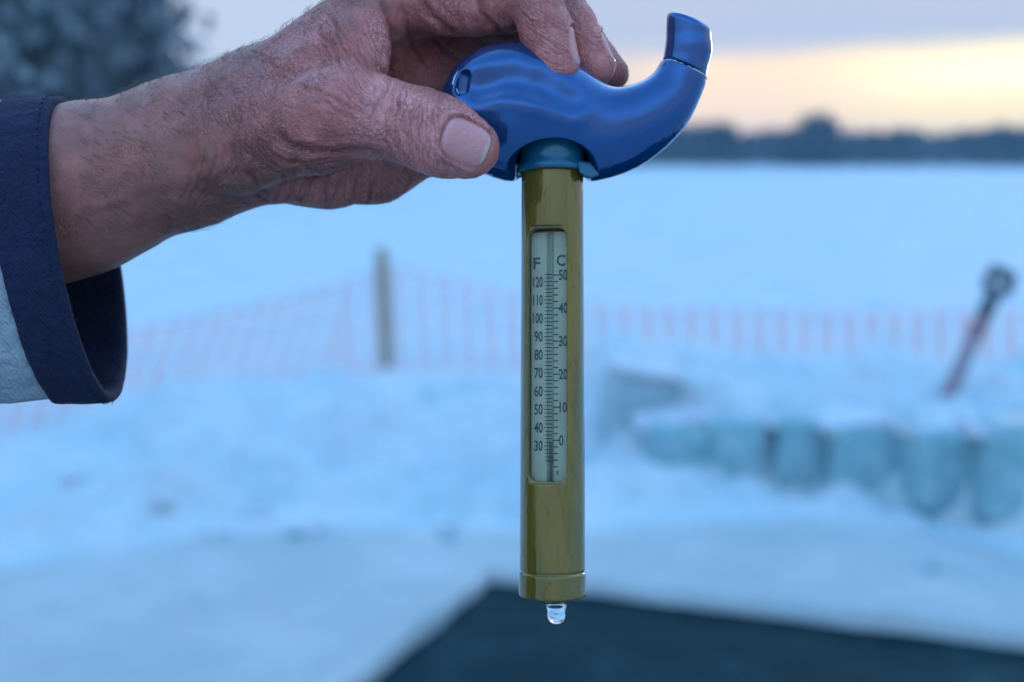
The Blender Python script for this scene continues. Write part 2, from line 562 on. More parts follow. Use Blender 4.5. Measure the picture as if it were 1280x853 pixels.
def hand_sdf(P):
    d = None
    for a, c, ra, rc, zf in fore:
        e = cone(P, PT(*a), PT(*c), ra, rc, zf)
        d = e if d is None else smin(d, e, 30)
    e = cone(P, PT(238, 190, -58), PT(322, 142, -62), 90, 78, 1.15)
    d = smin(d, e, 30)
    palm = cone(P, PT(320, 140, -5), PT(490, 0, -36), 62, 47)
    for a, c, ra, rc in [((312, 138, -65), (498, 4, -92), 60, 46),
                         ((300, 152, -120), (490, 30, -158), 55, 44),
                         ((290, 168, -160), (470, 75, -212), 50, 40),
                         ((420, 108, -110), (515, 105, -135), 66, 52),
                         ((520, 85, -150), (575, 60, -160), 50, 45)]:
        palm = smin(palm, cone(P, PT(*a), PT(*c), ra, rc), 24)
    heel = chain(P, [((320, 190, -75), 66), ((405, 198, -88), 64), ((470, 194, -102), 62), ((520, 180, -112), 49)], 14)
    palm = smin(palm, heel, 16)
    d = smin(d, palm, 34)
    th = chain(P, THB, 16)
    then = cone(P, PT(322, 172, 36), PT(398, 172, 58), 47, 45)
    th = smin(th, then, 9)
    web = smin(cone(P, PT(385, 105, 30), PT(440, 62, 20), 46, 42), cone(P, PT(450, 88, 38), PT(455, 15, 8), 33, 30), 20)
    d = smin(d, web, 26)
    d = smin(d, th, 15)
    fi = chain(P, IDX, 7)
    fi = smin(fi, cone(P, PT(560, 10, -20), PT(590, 12, -18), 35, 33), 9)      # fleshy pad of the first segment
    fi = smin(fi, chain(P, MID, 7), 3)
    fi = smin(fi, chain(P, RNG, 7), 3)
    fi = smin(fi, chain(P, PNK, 7), 3)
    return smin(d, fi, 10)

# nails: origin on the finger, along axis, across axis, outward normal, half length, half width
def frame(o, a, n):
    a = np.array(a, float); a /= np.linalg.norm(a)
    n = np.array(n, float); n -= a * np.dot(a, n); n /= np.linalg.norm(n)
    return np.array(o, float), a, np.cross(n, a), n
NAILS = [(frame(PT(583, 185, 93), (0.93, -0.36, 0.0), (0.05, 0.04, 1)), 27, 24),
         (frame(PT(694, 66, 30), (0.27, -0.96, 0.05), (0.98, 0.22, 0.16)), 24, 18),
         (frame(PT(742, 70, -18), (0.50, -0.86, 0.05), (0.90, 0.45, 0.02)), 22, 17)]

CREASES = []
def cr(pts, depth, w): CREASES.append((np.array(pts, float), depth, w))
cr([(340, 160), (356, 176), (384, 187), (417, 190), (449, 188), (486, 195)], 5.0, 4.5)
for k in range(8):        # arcs round the ball of the thumb
    q = k / 7
    cr([(292 + 22 * q + 2 * random.uniform(-1, 1), 172 - 18 * q), (318 + 12 * q, 202 - 22 * q), (360, 222 - 22 * q + random.uniform(-2, 2)), (402, 222 - 22 * q), (436 + 10 * q, 203 - 8 * q)], random.uniform(1.3, 2.6), random.uniform(1.8, 2.8))
for k in range(16):       # across the thumb joint
    x = 455 + 6.6 * k + random.uniform(-3, 3)
    y0 = 112 + (x - 455) * 0.2 + random.uniform(0, 25)
    L = random.uniform(22, 60)
    cr([(x, y0), (x - 4 + random.uniform(-4, 4), y0 + L * 0.5), (x + random.uniform(-4, 8), y0 + L)], random.uniform(0.8, 1.9), random.uniform(1.5, 2.4))
for k in range(12):       # web of the thumb, towards the back of the hand
    x = 395 + 7 * k
    cr([(x + random.uniform(-4, 4), 18 + random.uniform(-8, 30)), (x + 12 + random.uniform(-3, 3), 55 + random.uniform(-5, 12)), (x + 24 + random.uniform(-5, 5), 95 + random.uniform(-12, 8))], random.uniform(0.8, 2.2), random.uniform(1.6, 2.6))
for k in range(14):       # long fine lines from thumb base to wrist
    x = 330 + 9 * k
    y = 75 + 5.5 * k + random.uniform(-10, 10)
    cr([(x - 25, y - 10 + random.uniform(-8, 8)), (x, y), (x + 32, y + 14 + random.uniform(-8, 8))], random.uniform(0.6, 1.4), random.uniform(1.4, 2.2))
cr([(520, -12), (533, 12), (552, 32), (572, 44)], 4.5, 4.0)
cr([(598, -10), (602, 8), (610, 26), (626, 40), (645, 50)], 5.0, 4.0)
cr([(500, -5), (508, 30), (520, 60), (538, 84)], 2.5, 3.0)
cr([(540, 40), (556, 62), (575, 78)], 2.0, 3.0)
cr([(474, -12), (482, 10), (490, 40), (491, 70), (488, 100)], 5.0, 4.0)
for k in range(9):        # heel of the hand below the thumb
    x = 345 + 20 * k + random.uniform(-5, 5)
    cr([(x + 8, 212 + random.uniform(-10, 8)), (x + 2, 236), (x - 6 + random.uniform(-6, 6), 258)], random.uniform(1.0, 2.6), random.uniform(1.8, 3.2))
cr([(318, 236), (326, 250), (338, 258)], 3.5, 3.0)
cr([(308, 210), (322, 232), (340, 246)], 3.0, 3.0)
for k in range(7):        # finger pads
    cr([(650 + 5 * k, 14 + 6 * k + random.uniform(-6, 6)), (660 + 5 * k, 20 + 6 * k), (668 + 5 * k, 18 + 7 * k + random.uniform(-6, 6))], random.uniform(0.7, 1.4), 1.6)
for k in range(6):        # wrist lines
    x = 236 + 13 * k
    cr([(x - 12, 262 - 8 * k + random.uniform(-5, 5)), (x, 232 - 6 * k), (x + 8, 200 - 8 * k + random.uniform(-8, 8))], random.uniform(0.7, 1.6), 2.4)

def polyline_dist(px, py, pts):
    d = np.full(px.shape, 1e9, np.float32); tt = np.zeros(px.shape, np.float32)
    n = len(pts) - 1
    for i in range(n):
        a, c = pts[i], pts[i + 1]
        ab = c - a
        t = np.clip(((px - a[0]) * ab[0] + (py - a[1]) * ab[1]) / (ab @ ab + 1e-9), 0, 1)
        q = np.hypot(px - a[0] - t * ab[0], py - a[1] - t * ab[1])
        m = q < d
        d = np.where(m, q, d); tt = np.where(m, (i + t) / n, tt)
    return d, tt

def curve_pts(pts, n=5):
    """Catmull-Rom through the points"""
    p = np.vstack([2 * pts[0] - pts[1], pts, 2 * pts[-1] - pts[-2]])
    out = []
    for i in range(1, len(p) - 2):
        for k in range(n):
            t = k / n
            out.append(0.5 * ((2 * p[i]) + (-p[i - 1] + p[i + 1]) * t + (2 * p[i - 1] - 5 * p[i] + 4 * p[i + 1] - p[i + 2]) * t * t + (-p[i - 1] + 3 * p[i] - 3 * p[i + 1] + p[i + 2]) * t ** 3))
    out.append(p[-2])
    return np.array(out)

PERSON_BASE = to_world(PT(-60, 330, -60))
person = empty('person', PERSON_BASE,
               "bare left hand and forearm in pale blue sleeve with navy cuff, holding a thermometer", 'person')

def build_hand():
    V, Q = surface_nets(hand_sdf, (-820, -80, -300), (175, 580, 180), 3.3)
    V, Q = subdivide(V, Q)
    V, Nn = project(hand_sdf, V, 3)
    px, py = pix(V)
    front = np.clip(Nn[:, 2] * 3 + 0.6, 0, 1)
    disp = 0.9 * vnoise(V / 34, 3) + 0.7 * vnoise(V / 15, 5) + 0.45 * vnoise(V / 7, 9) * np.clip((px - 200) / 150, 0.2, 1)
    # tendon and vein relief on the wrist
    for pts, hgt, w in [([(150, 180), (230, 160), (320, 110), (380, 60)], 2.6, 12), ([(120, 260), (190, 232), (240, 222), (300, 205)], 1.8, 9), ([(330, 120), (400, 100), (470, 118)], 2.0, 14)]:
        d, t = polyline_dist(px, py, curve_pts(np.array(pts, float)))
        disp += hgt * np.exp(-(d / w) ** 2) * front
    wx = px + 3.0 * vnoise(V / 11, 21); wy = py + 3.0 * vnoise(V / 11, 22)
    crease = np.zeros(len(V), np.float32)
    for pts, dep, w in CREASES:
        lo, hi = pts.min(0) - 25, pts.max(0) + 25
        m = (px > lo[0]) & (px < hi[0]) & (py > lo[1]) & (py < hi[1]) & (Nn[:, 2] > -0.3)
        if not m.any(): continue
        d, t = polyline_dist(wx[m], wy[m], curve_pts(pts))
        fade = np.clip(np.minimum(t, 1 - t) * 6, 0, 1)
        g = np.exp(-(d / w) ** 2) * fade * front[m]
        dep = dep * 0.8
        disp[m] += -dep * g + 0.35 * dep * np.exp(-((d - 2.2 * w) / (1.2 * w)) ** 2) * fade * front[m]
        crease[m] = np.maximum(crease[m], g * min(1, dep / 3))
    # seat of each nail with the fold of skin round it
    for (o, a, bb, n), hl, hw in NAILS:
        r = V - o
        u, v, w = r @ a, r @ bb, r @ n
        q = (np.abs(u / hl) ** 3.2 + np.abs(v / hw) ** 3.2) ** (1 / 3.2)
        m = (w > 0) & (q < 1.7) & (np.linalg.norm(r, axis=1) < 70)
        ridge = 3.2 * np.exp(-((q - 1.14) / 0.10) ** 2) * np.where(u > hl * 0.7, 0.25, 1.0)
        sink = -2.6 * np.clip((1.06 - q) / 0.08, 0, 1)
        disp = np.where(m, disp * np.clip((q - 0.9) / 0.5, 0, 1) + ridge + sink, disp)
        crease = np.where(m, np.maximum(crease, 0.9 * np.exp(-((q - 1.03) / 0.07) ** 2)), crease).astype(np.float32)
    V2 = V + Nn * disp[:, None]
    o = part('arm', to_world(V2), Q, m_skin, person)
    me = o.data
    # flushed thumb, finger tips, knuckles, palm; light on thumb and web painted in
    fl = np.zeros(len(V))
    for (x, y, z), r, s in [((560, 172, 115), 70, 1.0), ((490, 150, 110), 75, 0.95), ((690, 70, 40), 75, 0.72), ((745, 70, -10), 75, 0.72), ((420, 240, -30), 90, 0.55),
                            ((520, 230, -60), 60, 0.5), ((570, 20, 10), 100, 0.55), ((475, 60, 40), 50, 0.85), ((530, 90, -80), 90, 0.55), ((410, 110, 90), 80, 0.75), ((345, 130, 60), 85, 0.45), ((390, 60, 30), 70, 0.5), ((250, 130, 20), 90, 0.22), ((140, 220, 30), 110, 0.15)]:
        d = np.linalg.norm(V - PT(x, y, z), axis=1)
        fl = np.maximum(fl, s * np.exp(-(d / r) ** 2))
    wea = np.clip(0.5 + (px - 200) / 170, 0.5, 1.0) * np.clip(0.72 + 0.8 * vnoise(V / 38, 77) + 0.3 * vnoise(V / 16, 79), 0.15, 1.15)
    # direction of the skin lines: they run along these curves
    best = np.full(len(V), 1e9, np.float32); fd = np.zeros(len(V)); ft = np.zeros(len(V)); fw = np.zeros(len(V))
    for ci, (pts, reach) in enumerate([([(300, 140), (330, 168), (372, 188), (420, 192), (470, 190)], 62), ([(395, 20), (425, 60), (462, 112)], 52), ([(500, 108), (494, 150), (505, 196)], 46),
                                      ([(545, 118), (540, 165), (552, 214)], 26), ([(380, 225), (372, 262)], 60), ([(450, 215), (445, 262)], 45), ([(560, 5), (575, 40)], 30), ([(640, 20), (700, 60)], 40), ([(700, 10), (770, 60)], 36)]):
        c_ = curve_pts(np.array(pts, float))
        d, t = polyline_dist(wx, wy, c_)
        L = np.linalg.norm(np.diff(c_, axis=0), axis=1).sum()
        i = np.minimum((t * (len(c_) - 1)).astype(int), len(c_) - 2)
        tg = (c_[1:] - c_[:-1])[i]
        sg = np.sign(tg[:, 0] * (wy - c_[i, 1]) - tg[:, 1] * (wx - c_[i, 0]))
        q = d / reach
        m = q < best
        best = np.where(m, q, best); fd = np.where(m, d * sg + 400 * ci, fd); ft = np.where(m, t * L, ft)
        fw = np.where(m, np.clip(1.25 - q, 0, 1) * np.clip(front, 0, 1), fw)
    flo = me.attributes.new('flow', 'FLOAT_VECTOR', 'POINT')
    flo.data.foreach_set('vector', np.stack([fd, ft, fw * np.clip(0.75 + 0.6 * vnoise(V / 25, 123), 0.2, 1)], 1).astype(np.float32).ravel())
    for nm, arr in (('flush_light', fl), ('crease', crease), ('weather', wea)):
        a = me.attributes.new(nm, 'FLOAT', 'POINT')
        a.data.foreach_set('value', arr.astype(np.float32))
    # hair on forearm and back of the hand
    mb_v, mb_f = [], []
    cand = np.where((px > 95) & (px < 420) & (Nn[:, 2] > -0.35) & ((px < 300) | (py < 110)) & (py < 290) & (vnoise(V / 45, 88) > -0.25))[0]
    pick = rng.choice(cand, 1900, replace=False)
    for i in pick:
        p = V2[i]; n = Nn[i]
        t = np.array([0.80, -0.62, 0.0]) + rng.normal(0, 0.28, 3)
        t -= n * np.dot(t, n); t /= np.linalg.norm(t)
        L = rng.uniform(9, 22); w = rng.uniform(0.12, 0.24)
        sd_ = np.cross(n, t)
        pts = [p - n * 0.8, p + t * L * 0.45 + n * L * 0.22, p + t * L + n * L * 0.24]
        o0 = len(mb_v)
        for q, ww in zip(pts, (w, w * 0.8, w * 0.15)):
            mb_v.append(q + sd_ * ww); mb_v.append(q - sd_ * ww); mb_v.append(q + n * ww * 1.4)
        for k in range(2):
            for e in range(3):
                e2 = (e + 1) % 3
                mb_f.append((o0 + 3 * k + e, o0 + 3 * k + e2, o0 + 3 * k + 3 + e2, o0 + 3 * k + 3 + e))
    hr = part('arm_hair', to_world(np.array(mb_v)), mb_f, m_hair, person)
    hr['kind'] = 'stuff'
    # nails
    for (o_, a, bb, n), hl, hw in NAILS:
        nr, na = 14, 48
        P = [np.zeros(2)]
        for i in range(1, nr + 1):
            for k in range(na):
                th = 2 * math.pi * k / na
                ct, s_ = math.cos(th), math.sin(th)
                rr = (abs(ct) ** 3.2 + abs(s_) ** 3.2) ** (-1 / 3.2)
                P.append(np.array([ct, s_]) * rr * i / nr)
        P = np.array(P)
        q = (np.abs(P[:, 0]) ** 3.2 + np.abs(P[:, 1]) ** 3.2) ** (1 / 3.2)
        X = o_ + P[:, :1] * hl * a + P[:, 1:] * hw * bb + 60 * n
        X = X.astype(np.float32)
        for _ in range(60):
            X = X - np.clip(hand_sdf(X), -6, 6)[:, None] * 0.7 * n.astype(np.float32)
        X = X + ((0.6 * (1 - q ** 6)) - 2.4 * q ** 6)[:, None] * n
        X += (np.clip((P[:, 0] - 0.6) / 0.4, 0, 1) * 2.2)[:, None] * n      # free edge lifts a little
        bot = X - 2.2 * n
        nv = len(X)
        fc = []
        for k in range(na):
            k2 = (k + 1) % na
            fc.append((0, 1 + k, 1 + k2))
            for i in range(nr - 1):
                fc.append((1 + i * na + k, 1 + (i + 1) * na + k, 1 + (i + 1) * na + k2, 1 + i * na + k2))
            e0, e1 = 1 + (nr - 1) * na + k, 1 + (nr - 1) * na + k2
            fc.append((e0, nv + e0, nv + e1, e1))
            fc.append((nv, nv + 1 + k2, nv + 1 + k))
            for i in range(nr - 1):
                fc.append((nv + 1 + i * na + k, nv + 1 + i * na + k2, nv + 1 + (i + 1) * na + k2, nv + 1 + (i + 1) * na + k))
        fn = part('fingernail', to_world(np.vstack([X, bot])), fc, m_nail, person)
        al = fn.data.attributes.new('along', 'FLOAT', 'POINT')
        al.data.foreach_set('value', np.concatenate([P[:, 0], P[:, 0]]).astype(np.float32))

build_hand()

# ------------------------------------------------------------------ sleeve
def build_sleeve():
    C0 = PT(112, 312, -50)
    Vv = np.array([-31.0, 188.0, 0.0])           # up the rim
    Ww = np.array([14.0, 0.0, 146.0])           # across the rim, towards the viewer
    na = 160
    th = np.linspace(0, 2 * math.pi, na, endpoint=False)
    def ring(s, grow, lip=0.0):
        """s: distance back from the rim"""
        c, sn = np.cos(th), np.sin(th)
        p = C0 + np.outer(c, Vv) * (1 + grow / 180) + np.outer(sn, Ww) * (1 + grow / 140)
        k = min(s / 700, 1)
        p = p + np.array([-1.0, -0.02 - 0.10 * k, -0.10 * k]) * s
        # the sleeve widens a little and squares off at the bottom hem
        fold = 5.0 * vnoise(np.stack([np.full(na, s / 90), 2.2 * c + 5, 2.2 * sn], 1), 31) + 2.2 * vnoise(np.stack([np.full(na, s / 36), 5 * c, 5 * sn], 1), 37)
        amp = np.clip(0.35 + s / 110, 0.35, 1.6)
        fold = fold + 4.6 * np.abs(vnoise(np.stack([np.full(na, s / 150), 7 * c, 7 * sn], 1), 43)) + 2.0 * vnoise(np.stack([s / 22 + 1.5 * c, 3.5 * c, 3.5 * sn], 1), 47)
        nrm = np.outer(c, Vv) / 188 + np.outer(sn, Ww) / 144
        return p + nrm * (fold * amp)[:, None]
    def loft(prof, close=False):
        V = np.concatenate([ring(s, g) for s, g in prof])
        Fq = []
        n = len(prof)
        for i in range(n - 1 if not close else n):
            i2 = (i + 1) % n
            for k in range(na):
                k2 = (k + 1) % na
                Fq.append((i * na + k, i2 * na + k, i2 * na + k2, i * na + k2))
        return V, Fq
    # sleeve body with thickness, running back to the elbow
    ss = list(range(56, 1700, 24))
    out = [(s, 0) for s in ss]; inn = [(s, -5) for s in ss[::-1]]
    V, Fq = loft(out + inn, True)
    sl = part('sleeve', to_world(V), np.array(Fq), m_denim, person)
    # turned-up cuff: outer face, rounded rim, inner face
    prof = [(69, 2), (68, 6), (64, 8)] + [(s, 8) for s in range(58, 5, -6)] + [(2, 7.5), (-1, 5), (-2, 2), (-1, -2), (2, -5)] + [(s, -6) for s in range(8, 300, 10)] + [(300, -9.5), (310, -7.5), (69, -7.5), (69, -4)]
    V, Fq = loft(prof, True)
    part('cuff', to_world(V), np.array(Fq), m_navy, sl)
    # stitched hem line and the loose thread at the bottom corner
    mb = MB()
    pr = ring(9, 8.8)
    for k in range(0, na, 2):
        mb.tube([pr[k], pr[(k + 1) % na]], 0.8, 5)
    st = part('stitching', to_world(np.array(mb.v)), mb.f, m_navy, sl)
    e = ring(0, 2)[np.argmin(ring(0, 2)[:, 1])]
    mb = MB(); mb.tube([e + (0, 4, 0), e + (2, -4, 1), e + (1, -9, 2)], [1.2, 0.8, 0.3], 5)
    part('thread', to_world(np.array(mb.v)), mb.f, m_navy, sl)
build_sleeve()

# rest of the holder, unseen left of the camera, added for its dark reflections
m_jacket = fabric('dark_jacket', (0.006, 0.008, 0.020), (0.016, 0.020, 0.045), 300)
m_wool, N, b = mat('dark_wool', (0.03, 0.03, 0.04), 0.95)
def build_holder():
    sh = to_world(PT(112, 312, -50) * 0 + np.array([-550 - 1650, -60, -215]))      # where the sleeve meets the shoulder
    bx, by = sh[0] - 0.10, sh[1] - 0.21
    hz = sh[2] - 0.02
    P3 = lambda x, y, z: np.array([bx + x, by + y, z])
    def lump(P, items, k):
        d = None
        for a, c, ra, rc, f in items:
            a, c = np.asarray(a), np.asarray(c)
            e = cone(P * np.array([1 / f, 1, 1], np.float32), a * [1 / f, 1, 1], c * [1 / f, 1, 1], ra, rc)
            d = e if d is None else smin(d, e, k)
        return d
    def jacket(P):
        return lump(P, [(P3(0, -.10, .86), P3(-.01, -.13, 1.30), .15, .13, .85), (P3(0, .10, .86), P3(-.01, .13, 1.30), .15, .13, .85),
                        (P3(-.02, -.17, 1.37), P3(-.02, .19, hz - .04), .10, .105, 1), (P3(-.02, .17, hz - .04), P3(.14, .21, hz), .11, .085, 1),
                        (P3(-.02, -.22, 1.36), P3(-.04, -.34, 1.08), .08, .062, 1), (P3(-.04, -.34, 1.08), P3(.06, -.36, .86), .062, .052, 1),
                        (P3(-.01, 0, 1.42), P3(0, 0, 1.50), .09, .075, 1)], .028)
    def legs(P):
        return lump(P, [(P3(0, -.09, .88), P3(.01, -.11, .48), .12, .085, 1), (P3(.01, -.11, .48), P3(0, -.12, .08), .082, .065, 1),
                        (P3(0, .09, .88), P3(.03, .12, .48), .12, .085, 1), (P3(.03, .12, .48), P3(.02, .13, .08), .082, .065, 1)], .03)
    def boots(P):
        return lump(P, [(P3(0, -.12, .20), P3(0, -.12, .06), .065, .06, 1), (P3(0, -.12, .05), P3(.15, -.14, .045), .055, .045, 1),
                        (P3(.02, .13, .20), P3(.02, .13, .06), .065, .06, 1), (P3(.02, .13, .05), P3(.17, .15, .045), .055, .045, 1)], .03)
    def head(P):
        return lump(P, [(P3(0, 0, 1.46), P3(.01, 0, 1.58), .055, .06, 1), (P3(.005, 0, 1.66), P3(.0, 0, 1.71), .092, .088, 1.08), (P3(.045, 0, 1.58), P3(.06, 0, 1.61), .045, .05, 1),
                        (P3(.105, 0, 1.665), P3(.118, 0, 1.635), .010, .016, 1), (P3(.0, -.092, 1.66), P3(.005, -.092, 1.635), .018, .012, 1), (P3(.0, .092, 1.66), P3(.005, .092, 1.635), .018, .012, 1)], .018)
    def hat(P):
        return lump(P, [(P3(-.005, 0, 1.70), P3(-.01, 0, 1.755), .106, .088, 1.08), (P3(-.01, 0, 1.835), P3(-.01, 0, 1.84), .025, .025, 1)], .02)
    for nm, f, lo, hi, h, m in (('jacket', jacket, (-.25, -.47, .66), (.35, .45, 1.60), .022, m_jacket), ('trousers', legs, (-.2, -.3, .0), (.25, .3, 1.05), .022, m_wool),
                                ('boots', boots, (-.2, -.3, -.03), (.3, .3, .3), .016, m_dark), ('head', head, (-.15, -.15, 1.38), (.18, .15, 1.85), .009, m_skin), ('hat', hat, (-.16, -.16, 1.56), (.16, .16, 1.9), .012, m_wool)):
        V, Q = surface_nets(f, P3(*lo), P3(*hi), h)
        if nm == 'hat':
            keep = (V[Q].mean(1)[:, 2] > 1.675) | (V[Q].mean(1)[:, 0] < bx - .02)
            Q = Q[keep]
        V, Q = subdivide(V, Q)
        for _ in range(3):
            e = 0.002
            g = grad(f, V, e); d = f(V) / np.maximum((g * g).sum(1), .1)
            V = V - np.clip(d, -h, h)[:, None] * g
        part(nm, V, Q, m, person)

build_holder()

# ------------------------------------------------------------------ thermometer
TX = 690.5                       # axis in the photograph
def axis(py): return PT(TX, py, (py - 215) / 530 * 28)
TILT = 28 / 530
TH_BASE = to_world(axis(748))
thermo = empty('thermometer', TH_BASE, 'olive pool thermometer with glossy blue curled-tail handle, held in the hand over the ice', 'thermometer')

HANDLE = [((585, 122), 20), ((607, 133), 45), ((630, 138), 80), ((660, 142), 82), ((697, 154), 72), ((733, 165), 59), ((768, 164), 50), ((798, 153), 43),
          ((826, 134), 36), ((846, 108), 29), ((858, 80), 27)]
_h = curve_pts(np.array([[x, y, r] for (x, y), r in HANDLE], float), 3)
HANDLE = [((p[0], p[1]), p[2]) for p in _h]
def handle_sdf(P):
    d = None
    for ((x, y), r), ((x2, y2), r2) in zip(HANDLE[:-1], HANDLE[1:]):
        e = cone(P, PT(x, y, 0), PT(x2, y2, 0), r, r2, 0.75 + 0.2 * min(1, max(0, (x - 730) / 100)))
        d = e if d is None else smin(d, e, 9)
    # raised fin along the flank, dipping under the finger tips
    f = chain(P, [((592, 124, 34), 14), ((630, 118, 48), 17), ((668, 128, 50), 16), ((716, 146, 44), 12)], 10)
    d = smin(d, f, 16)
    g = chain(P, [((596, 104, 60), 16), ((640, 92, 73), 18), ((676, 100, 75), 18), ((715, 120, 70), 14)], 10)
    d = smax(d, -g, 24)
    # socket for the collar
    q = P - PT(TX, 200, 0).astype(np.float32)
    rad = np.hypot(q[..., 0], q[..., 2])
    sock = np.maximum(rad - 46.8, q[..., 1] - 40)
    d = smax(d, -sock, 4)
    arch = P - PT(TX, 216, 36).astype(np.float32)
    arch = (np.sqrt((arch[..., 0] / 55) ** 2 + (arch[..., 1] / 42) ** 2 + (arch[..., 2] / 44) ** 2) - 1) * 44
    d = smax(d, -arch, 4)
    # cord hole near the nose
    hole = chain(P, [((577, 112, 40), 9), ((579, 96, 40), 9)], 3)
    hole = np.minimum(hole, chain(P, [((577, 113, 18), 10), ((580, 94, 18), 9)], 3))
    d = smax(d, -hole, 3)
    # cut across the tail where the tip is fitted
    n = np.array([0.40, 0.91, 0]); n /= np.linalg.norm(n)
    cut = (P - PT(860, 91, 0).astype(np.float32)) @ n.astype(np.float32)
    d = smax(d, cut, 2)
    return d

def build_thermo():
    V, Q = surface_nets(handle_sdf, (-105, 170, -75), (280, 400, 75), 2.6)
    V, Q = subdivide(V, Q)
    V, Nn = project(handle_sdf, V, 4, 2.0)
    h = part('handle', to_world(V), Q, m_blue, thermo)
    mb = MB()
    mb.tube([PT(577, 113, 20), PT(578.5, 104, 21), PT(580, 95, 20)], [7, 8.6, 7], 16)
    part('slot_shade', to_world(np.array(mb.v)), mb.f, m_dark, h)  # dark insert stands in for the shade inside the slot
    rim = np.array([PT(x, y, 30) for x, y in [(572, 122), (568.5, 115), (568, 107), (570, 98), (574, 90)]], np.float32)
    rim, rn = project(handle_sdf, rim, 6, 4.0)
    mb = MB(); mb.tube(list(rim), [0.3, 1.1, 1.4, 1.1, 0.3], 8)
    part('edge_glint', to_world(np.array(mb.v)), mb.f, m_chip_glint, h)  # pale strip paints the highlight along the slot's left rim
    # tail tip: flattened flaring tube, cut slanting at its open end
    def tip_sdf(P):
        d = cone(P, PT(853, 96, 0), PT(860.5, 62, 0), 28.6, 28.4, 0.97)
        d = smin(d, cone(P, PT(860.5, 62, 0), PT(860.5, 20, 0), 28.2, 27.0, 0.95), 4)
        n = np.array([-0.40, -0.91, 0]); n /= np.linalg.norm(n)
        d = smax(d, (P - PT(860, 88.5, 0).astype(np.float32)) @ n.astype(np.float32), 1.5)
        n = np.array([0.36, 0.93, 0.12]); n /= np.linalg.norm(n)
        return smax(d, (P - PT(862, 24, 0).astype(np.float32)) @ n.astype(np.float32), 9)
    V, Q = surface_nets(tip_sdf, (175, 310, -40), (265, 430, 40), 2.6)
    V, Q = subdivide(V, Q)
    V, Nn = project(tip_sdf, V, 4, 2.0)
    tip = part('tail_tip', to_world(V), Q, m_blue, h)
    # worn seam of bare material round the joint
    mb = MB()
    pts = []
    for k in range(40):
        a = 2 * math.pi * k / 40
        pts.append(PT(856.2, 89.3, 0) + np.array([math.cos(a) * 26.4, -math.cos(a) * 26.4 * 0.44 + 1.0 * math.sin(3 * a), math.sin(a) * 27.8]))
    for k in range(40):
        mb.tube([pts[k], pts[(k + 1) % 40]], [0.5 + 0.8 * abs(math.sin(k * 1.7)), 0.5 + 0.8 * abs(math.sin((k + 1) * 1.7))], 6)
    part('worn_seam', to_world(np.array(mb.v)), mb.f, m_chip_glint, tip)
    # lathe helper about the tube axis
    def lathe(prof, name, m, parent, na=96, cap0=False, cap1=False, skip=None):
        V, Fq = [], []
        t = np.linspace(0, 2 * math.pi, na, endpoint=False)
        for y, r in prof:
            c = axis(y)
            for a in t:
                V.append(c + np.array([math.sin(a) * r, TILT * math.cos(a) * r, math.cos(a) * r]))
        for i in range(len(prof) - 1):
            for k in range(na):
                k2 = (k + 1) % na
                Fq.append((i * na + k, (i + 1) * na + k, (i + 1) * na + k2, i * na + k2))
        if cap0: Fq.append(tuple(range(na)))
        if cap1: Fq.append(tuple((len(prof) - 1) * na + k for k in range(na))[::-1])
        return part(name, to_world(np.array(V)), Fq, m, parent)
    # teal collar with a flange
    lathe([(165, 39), (168, 40.5), (200, 41), (206, 41.5), (210, 44.5), (214, 45.5), (217, 45.2), (218.5, 43), (217, 40.5), (204, 39.8)], 'collar', m_teal, thermo, cap0=True)
    # lip of the collar, sticking out to the right
    V = []
    for (x, y, z) in [(722, 201, 34), (738, 203, 30), (750, 219, 30), (738, 224, 34), (724, 216, 40),
                      (722, 201, 8), (738, 203, 8), (750, 219, 8), (738, 224, 12), (724, 216, 14)]:
        V.append(PT(x, y, z))
    Fq = [(0, 1, 2, 3, 4), (9, 8, 7, 6, 5)] + [(i, i + 5, (i + 1) % 5 + 5, (i + 1) % 5) for i in range(5)]
    cl = part('collar_lip', to_world(np.array(V)), Fq, m_teal, thermo, smooth=False)
    md = cl.modifiers.new('soft', 'BEVEL'); md.width = 0.0007; md.segments = 3

    # ---- tube with the window cut out of it
    A0 = axis(200).astype(np.float32); A1 = axis(748).astype(np.float32)
    PHI = math.radians(-14)
    cs, sn = math.cos(PHI), math.sin(PHI)
    def radius(y):      # y in photo pixels
        r = 38.6 + 1.6 * np.clip((y - 215) / 500, 0, 1)
        r = r + 0.9 * np.clip((y - 713) / 3, 0, 1) - 1.9 * np.exp(-((y - 714.5) / 1.7) ** 2)
        return r
    yw0, yw1 = 292, 602
    def loc(P):
        t = (P[..., 1] - A0[1]) / (A1[1] - A0[1])
        cx = A0[0] + t * (A1[0] - A0[0]); cz = A0[2] + t * (A1[2] - A0[2])
        y = 200 + t * 548 - (P[..., 2] - cz) * -TILT
        x = P[..., 0] - cx; z = P[..., 2] - cz
        return x, y, z
    def tube_sdf(P):
        x, y, z = loc(P)
        d = smax(np.hypot(x, z) - radius(y), np.abs(y - 472.5) - 272.5, 3.0)
        xr = x * cs - z * sn; zr = x * sn + z * cs
        # rounded window
        qx = np.abs(xr) - 24 + 11; qy = np.abs(y - (yw0 + yw1) / 2) - (yw1 - yw0) / 2 + 11
        w = np.hypot(np.maximum(qx, 0), np.maximum(qy, 0)) + np.minimum(np.maximum(qx, qy), 0) - 11
        w = np.maximum(w, 9 - zr)
        d = smax(d, -w, 1.6)
        # shallow step round the window
        qx = np.abs(xr) - 26.5 + 12; qy = np.abs(y - (yw0 + yw1) / 2) - (yw1 - yw0) / 2 - 3 + 12
        w2 = np.hypot(np.maximum(qx, 0), np.maximum(qy, 0)) + np.minimum(np.maximum(qx, qy), 0) - 12
        w2 = np.maximum(w2, 33.0 - zr)
        return smax(d, -w2, 1.6)
